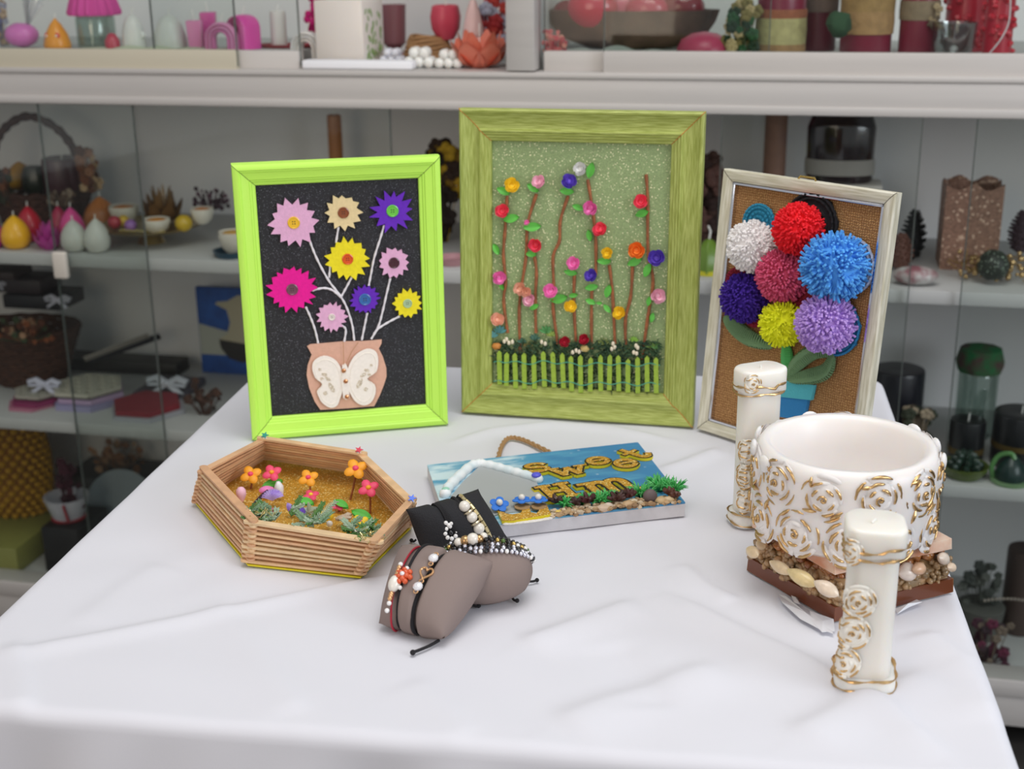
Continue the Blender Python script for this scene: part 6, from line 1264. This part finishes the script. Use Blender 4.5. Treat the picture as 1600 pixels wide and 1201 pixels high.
def ghost(px, wpx, hpx, v, label, arm):
    sp = S_(px, v, ZP); k = sp.k; t = cthing('ghost_candle', label, 'candle', sp, 'white ghost candles'); w_ = wpx * k / 2; h = hpx * k
    t.part('candle_body', MB().lathe([(.001, 0), (w_ * .95, 0), (w_ * 1.02, h * .1), (w_ * .98, h * .45), (w_ * .80, h * .72), (w_ * .52, h * .90), (w_ * .2, h * .98), (.001, h)], 28, wob=lambda a, z: 1 + (.05 * sin(a * 5) if z < h * .4 else 0)), wax('dcdcd8'), ang=2)
    for s_ in (-1, 1): t.part('eye', MB().ball((s_ * w_ * .22 - w_ * .1, -w_ * .66, h * .70), w_ * .085, n=8, m=5), mat('black_bead'))
    t.part('arm', MB().ball((arm * w_ * .95, -.004, h * .42), w_ * .3, (1, .8, 1.1), 10, 6), wax('dcdcd8')); t.part('wick', MB().tube([(0, 0, h * .97), (.001, 0, h * 1.12), (.004, 0, h * 1.18)], .0013, 5), M_wick)
ghost(211, 36, 54, .10, 'small white ghost candle beside the pink lidded jar', 1); ghost(268, 48, 54, .10, 'wider white ghost candle beside the pink square tapers', -1)
def sqc(px, v, z, wpx, hpx, col, label, wick=True, name='square_candle', m=None, sd=None, top=1.0, rz=.3):
    sp = S_(px, v, z); t = cthing(name, label, 'candle', sp); w_, h = wpx * sp.k / 2, hpx * sp.k; mb = MB().rbox(-w_, w_, -w_, w_, 0, h, .002); mb.v = [(x * (.8 + .2 * q / h), y * (.8 + .2 * q / h), q) for x, y, q in mb.v] if top != 1 else mb.v
    t.part('candle_body', mb.xf(Matrix.Rotation(rz, 4, 'Z')), m or wax(col))
    if wick: t.part('wick', MB().tube([(0, 0, h - .002), (-.003, 0, h + 16 * sp.k)], .0013, 5), M_wick)
    return t, w_, h
sqc(307, .09, ZP, 24, 46, 'e888bc', 'light pink tapered square candle in front of the darker one', top=.8); sqc(329, .15, ZP, 24, 54, 'd848a0', 'dark pink tapered square candle behind the light pink one', top=.8)
def arch(px, v, z, wpx, hpx, cols, label, nm='arch_candle', dep=.03, rz=0):
    sp = S_(px, v, z); k = sp.k; t = cthing(nm, label, 'candle', sp); R_ = wpx * k / 2; h = hpx * k; n = len(cols); b = R_ * .62 / n
    for i, c in enumerate(cols):
        r = R_ - b * (i + .5); P = [(-r, 0, 0)] + [(r * cos(a), 0, (h - R_) + r * sin(a)) for a in [pi - pi * q / 16 for q in range(17)]] + [(r, 0, 0)]
        mb = MB().tube([V(p) for p in P], b * .60, 8); mb.v = [(x, y * dep / (b * 1.2), zz if zz > 0 else 0) for x, y, zz in mb.v]; t.part('arch_band', mb.xf(Matrix.Rotation(rz, 4, 'Z')), wax(c))
    t.part('wick', MB().tube([(0, 0, h - .001), (.005, 0, h + .014)], .0012, 5), M_wick)
arch(348, .085, ZP, 50, 44, ('e890c0', 'eaa0cc', 'e080b8'), 'light pink arch candle on the pale cloth', dep=.03, rz=.2); arch(382, .13, ZP, 42, 52, ('e050a8', 'e468b4', 'dc4aa0'), 'hot pink arch candle behind the light pink one', dep=.04, rz=-.4)
sp = S_(240, .085, ZP); csingle('pale_cloth', MB().surf(lambda s, t_: V(((s - .5) * 250 * sp.k, (t_ - .5) * .05, .003 + .006 * abs(sin(s * 14)) * sin(pi * t_) * sin(pi * s) + .0005)), 60, 8).xf(Matrix.Translation((0, -.004, 0))), mat('pale_green_cloth', 'c4ccb0', .9), 'crumpled pale green cloth along the front of the upper shelf', 'cloth', sp)
pillar_c(437, .16, ZP, 25, 56, 'd8d4d0', 'slim white pillar candle between the arch candles', n=22)
arch(482, .10, ZU, 50, 50, ('e4e0dc', 'e0dcd8', 'dcd4cc'), 'white arch candle beside the white square candle', dep=.03)
sp = S_(448, .12, ZP); k = sp.k; csingle('red_saucer', MB().lathe([(.002, 0), (44 * k, 0), (52 * k, 5 * k), (50 * k, 5.5 * k), (42 * k, 2 * k), (.002, 2 * k)], 36, sy=.5), mat('red_glaze', '9a2430', .4), 'red saucer under the slim white candle', 'dish', S_(448, .17, ZP))
flowers(500, .24, ZU, 60, 104, ('d81c80', 'c01870'), 'magenta flower behind the white arch candle', n=22)
t_, w_, h = sqc(549, .115, ZU, 80, 97, 'e4dcd4', 'big white square pillar candle with painted green leaves on one side', wick=False, rz=-.10)
mb = MB(); rnd = random.Random(8)
for i in range(46):
    s_ = rnd.uniform(-.8, .8); z = rnd.uniform(.08, .85) * h; mb.ball((s_ * w_ * .9, 0, z), w_ * .13, (.5, .10, 1), 6, 4, R=Matrix.Rotation(rnd.uniform(-.6, .6), 3, 'Y'))
mb.xf(Matrix.Rotation(-.10, 4, 'Z') @ Matrix.Translation((w_, 0, 0)) @ Matrix.Rotation(pi / 2, 4, 'Z')); t_.part('painted_leaves', mb, mat('leaf_paint', '7a9a4c', .6), label='green leaf decoration')
sp = S_(562, .034, ZU); csingle('foam_tray', MB().rbox(-90 * sp.k, 90 * sp.k, -.015, .012, 0, 13 * sp.k, .003), mat('white_foam', 'f0f0f4', .6), 'long flat white foam strip at the shelf edge', 'tray', sp)
sp = S_(617, .24, ZU); k = sp.k; t = cthing('goblet', 'dusty rose glass goblet behind the white square candle', 'glass', sp); t.part('goblet_body', MB().lathe([(.002, 0), (22 * k, 0), (22 * k, 4 * k), (8 * k, 12 * k), (18 * k, 22 * k), (20 * k, 80 * k), (18 * k, 80 * k), (.002, 74 * k)], 28), mat('rose_glass', '8a5a60', .25, coat=.5))
def bubble(px, v, wpx, label, nx=3, top=1, col='e8e6e0'):
    sp = S_(px, v, ZU); t = cthing('bubble_candle', label, 'candle', sp, 'white bubble candles'); s_ = wpx * sp.k / nx / 2; mb = MB(); 
    for i in range(nx):
        for j in range(2):
            mb.ball(((i - (nx - 1) / 2) * s_ * 1.9, j * s_ * 1.8, s_), s_ * 1.08, n=12, m=8)
            if i < nx - 1: mb.ball(((i - (nx - 2) / 2) * s_ * 1.9, j * s_ * 1.6 + .2 * s_, s_ * 2.7), s_ * 1.08, n=12, m=8)
    t.part('candle_body', mb, wax(col)); return t
bubble(655, .055, 50, 'white bubble candle, middle one in the row of three'); bubble(701, .052, 46, 'white bubble candle beside the coral lotus bowl'); bubble(612, .10, 40, 'white bubble candle beside the leaf painted candle', col='dcdce4')
sp = S_(670, .20, ZU); k = sp.k; mb = MB()
for i in range(7): mb.tube([V(((40 - i * 2) * k * cos(a), (30 - i) * k * sin(a), (4 + i * 5) * k + .002 * sin(3 * a + i))) for a in [2 * pi * q / 40 for q in range(40)]], 3.2 * k, 6, closed=True)
csingle('rope_nest', mb, mat('rope_tan', 'a88058', .9, bump=.6, bscale=200), 'coiled tan rope nest behind the bubble candles', 'nest', sp)
def tulip(px, v, z, wpx, hpx, col, label, n=6): return lotus(px, v, z, wpx, hpx, col, label, name='tulip_candle', rings=2, n=n, pw=.9)
sp = S_(697, .20, ZU + .034); k = sp.k; t = cthing('tulip_candle', 'coral red tulip candle sitting in the rope nest', 'candle', sp); t.part('candle_body', MB().lathe([(.002, 0), (12 * k, 0), (21 * k, 16 * k), (23 * k, 34 * k), (20 * k, 50 * k), (17 * k, 52 * k), (14 * k, 40 * k), (.002, 36 * k)], 36, wob=lambda a, z: 1 + .06 * abs(sin(a * 3))), wax('d04a60')); t.part('wick', MB().tube([(0, 0, 36 * k), (.001, 0, 64 * k)], .0013, 5), M_wick)
sp = S_(740, .16, ZU + .038); k = sp.k; t = cthing('meringue_candle', 'pale pink meringue cone candle above the coral lotus bowl', 'candle', sp); t.part('candle_body', MB().lathe([(.002, 0), (16 * k, 0), (17 * k, 8 * k), (15 * k, 20 * k), (11 * k, 40 * k), (5 * k, 56 * k), (.001, 64 * k)], 24, wob=lambda a, z: 1 + .04 * sin(a * 6 + z * 200)), wax('e8c4c0'), ang=2)
sp = S_(742, .16, ZU); csingle('wooden_block', MB().rbox(-18 * sp.k, 18 * sp.k, -.02, .02, 0, .0378, .002), mat('block_rose', 'a8605c', .6), 'small rosy block under the meringue candle', 'block', sp)
lotus(750, .070, ZU, 92, 58, 'ec8068', 'large coral lotus bowl candle at the right end of the left shelf', n=7, rings=2, pw=.75, ctr=True)
flowers(772, .20, ZU, 52, 110, ('a82c30', 'c04038', 'b8bcd0'), 'red flowers standing behind the coral lotus bowl', n=40)
# ---- upper cabinet, right compartment
flowers(866, .06, ZP, 48, 38, ('e07878', 'e8a090', 'c84a58'), 'small pink coral flower candle at the left corner', name='flower_candle', cat='candle', n=40)
sp = S_(985, .20, ZP + .002); k = sp.k; t = cthing('bark_bowl', 'long brown bark bowl filled with red wrapped fruit candles', 'bowl', sp)
t.part('bowl', MB().lathe([(.002, 0), (70 * k, 0), (110 * k, 14 * k), (126 * k, 38 * k), (132 * k, 56 * k), (124 * k, 56 * k), (112 * k, 34 * k), (80 * k, 12 * k), (.002, 8 * k)], 48, sy=.38, wob=lambda a, z: 1 + .03 * sin(a * 7) + .02 * sin(a * 13)), mat('bark_brown', '6a5044', .85, bump=1, bscale=60, col2='4a362e', vscale=22))
for i, (px, v, r, c, lab) in enumerate(((925, .17, 40, 'c02c48', 'red wrapped fruit candle left in the bark bowl'), (968, .21, 36, 'd05070', 'rosy wrapped fruit candle in the middle of the bark bowl'), (1010, .19, 34, 'c83858', 'red wrapped fruit candle right of the middle in the bark bowl'), (1065, .21, 36, '8a2030', 'dark red fruit candle at the right in the bark bowl'), (888, .21, 26, '7a2430', 'dark red fruit candle at the left end of the bark bowl'))):
    sp = S_(px, v, ZP + .034); csingle('fruit_candle', MB().ball((0, 0, r * sp.k * .75), r * sp.k, (1, .6, .8), 18, 12, .01), mat('fruitwax_' + c, c, .2, coat=.6), lab, 'candle', sp)
sp = S_(960, .075, ZP); csingle('grey_cloth', MB().surf(lambda s, t_: V(((s - .5) * 190 * sp.k, (t_ - .5) * .04, .004 + .010 * abs(sin(s * 9)) * sin(pi * t_) * sin(pi * s))), 40, 8), mat('grey_lace_cloth', '9aa09a', .9), 'grey gauze cloth in front of the bark bowl', 'cloth', sp)
csingle('dome_candle', MB().lathe([(.002, 0), (.042, 0), (.043, .008), (.036, .022), (.02, .031), (.001, .034)], 28), wax('c04468'), 'low raspberry pink dome candle in front of the bark bowl', 'candle', S_(1100, .098, ZP))
def banded(px, v, z, wpx, hpx, col, label, bands, sy=1):
    t, w_, h = pillar_c(px, v, z, wpx, hpx, col, label, m=wax(col), sy=sy)
    for (a, b, c) in bands: t.part('ribbon_band', MB().lathe([(w_ * .9, h * a), (w_ * 1.05, h * a), (w_ * 1.07, h * (a + b) / 2), (w_ * 1.05, h * b), (w_ * .9, h * b)], 60, sy=sy, wob=lambda q, z: 1 + .012 * sin(q * 30)), mat('band_' + c, c, .8, bump=.9, bscale=180, var=.2, vscale=90))
    return t
banded(1218, .11, ZP, 74, 130, '7a1c38', 'burgundy pillar candle with gold glitter ribbon', ((.02, .12, '9a7850'), (.12, .42, 'b4ac78'), (.42, .52, '9a5c40')))
flowers(1158, .08, ZP, 60, 84, ('2a5a34', '8a7a48', '1f3a24', 'c8b080'), 'green and gold sprig tied to the gold ribbon candle', n=56)
banded(1276, .18, ZP, 56, 130, '541424', 'very dark burgundy candle behind the ribbon candles', ((.45, 1.0, '6a5850'),))
banded(1351, .12, ZP, 78, 140, '7c2038', 'burgundy pillar candle wrapped in two burlap bands', ((.22, .46, 'a88458'), (.46, .95, 'a08050')))
csingle('green_pompon', MB().ball((0, 0, .018), .019, n=12, m=8, noise=.12), mat('dark_green_moss', '2c4a30', .9), 'small dark green moss ball on the burlap banded candle', 'ornament', S_(1310, .055, ZP + .030))
banded(1432, .12, ZP, 58, 130, '7a1c34', 'square edged burgundy candle with a frayed burlap band', ((.40, .62, '8a7860'),))
flowers(1462, .09, ZP + .035, 28, 44, ('b09a78', '6a5a48'), 'twine bow hanging from the burlap banded candle', n=16)
sp = S_(1488, .075, ZP); k = sp.k; t = cthing('glass_tumbler', 'empty clear glass tumbler in front of the red rose candles', 'glass', sp); t.part('tumbler', MB().lathe([(.002, 0), (24 * k, 0), (32 * k, 14 * k), (34 * k, 52 * k), (32.5 * k, 52 * k), (30.5 * k, 15 * k), (22 * k, 4 * k), (.002, 4 * k)], 30), glass('tumbler_glass', 'd8dcdc', .16))
for (px, v, wp, lab) in ((1505, .19, 62, 'red candle with rose relief behind the glass tumbler'), (1556, .11, 44, 'bright red candle with rose relief and a hanging wire')):
    sp = S_(px, v, ZP); k = sp.k; t = cthing('rose_candle', lab, 'candle', sp); w_ = wp * k / 2; t.part('candle_body', MB().lathe([(.002, 0), (w_, 0), (w_, 130 * k), (.002, 130 * k)], 28), wax('b01c34')); mb = MB(); rnd = random.Random(px)
    for i in range(64): a = rnd.uniform(0, 2 * pi); z = rnd.uniform(6, 124) * k; mb.ball((w_ * cos(a), w_ * sin(a), z), 5.5 * k, (1, 1, .8), 8, 5, .25)
    t.part('rose_relief', mb, wax('c02438'), kind='stuff')
    if px > 1530: t.part('wire', MB().tube(smooth([(w_ * .2, -w_ * 1.35, 130 * k), (w_ * .5, -w_ * 1.4, 60 * k), (w_ * .1, -w_ * 1.4, 28 * k), (-w_ * .7, -w_ * 1.4, 2 * k)], 5), .0014, 5), mat('wire_silver', 'c8c4cc', .3, metal=.6))

# ------------------------------------------------------------------ groups of repeats
GR_ = {'bracelet_pillow': 'bracelet display cushions', 'bead_bracelet': 'bead bracelets stacked on the taupe cushion', 'cord_end': 'loose black cord ends', 'fruit_candle': 'fruit candles in the bark bowl',
       'eggshell_candle': 'eggshell candles on the middle shelf', 'arch_candle': 'arch candles on the upper shelf', 'ball_candle': 'ball candles on the brass plate', 'pine_cone': 'pine cones on the middle shelf',
       'rose_candle': 'red rose relief candles', 'ribbon_bow': 'white satin bows on the coasters', 'wrapped_box': 'wrapped boxes on the lower shelves', 'narrow_slat': 'narrow slats leaning at the back of the lower shelf'}
for o in list(COL.objects):
    if o.parent is None and 'label' in o and 'group' not in o:
        b_ = o.name.split('.')[0]
        if b_ in GR_: o['group'] = GR_[b_]
        elif b_ == 'pillar_candle' and 'gold roses' in o['label']: o['group'] = 'white pillar candles with gold roses on the table'
        elif b_ == 'pillar_candle' and 'burgundy' in o['label']: o['group'] = 'burgundy pillar candles in the cabinet'
        elif b_ == 'square_candle' and 'tapered' in o['label']: o['group'] = 'tapered square candles'
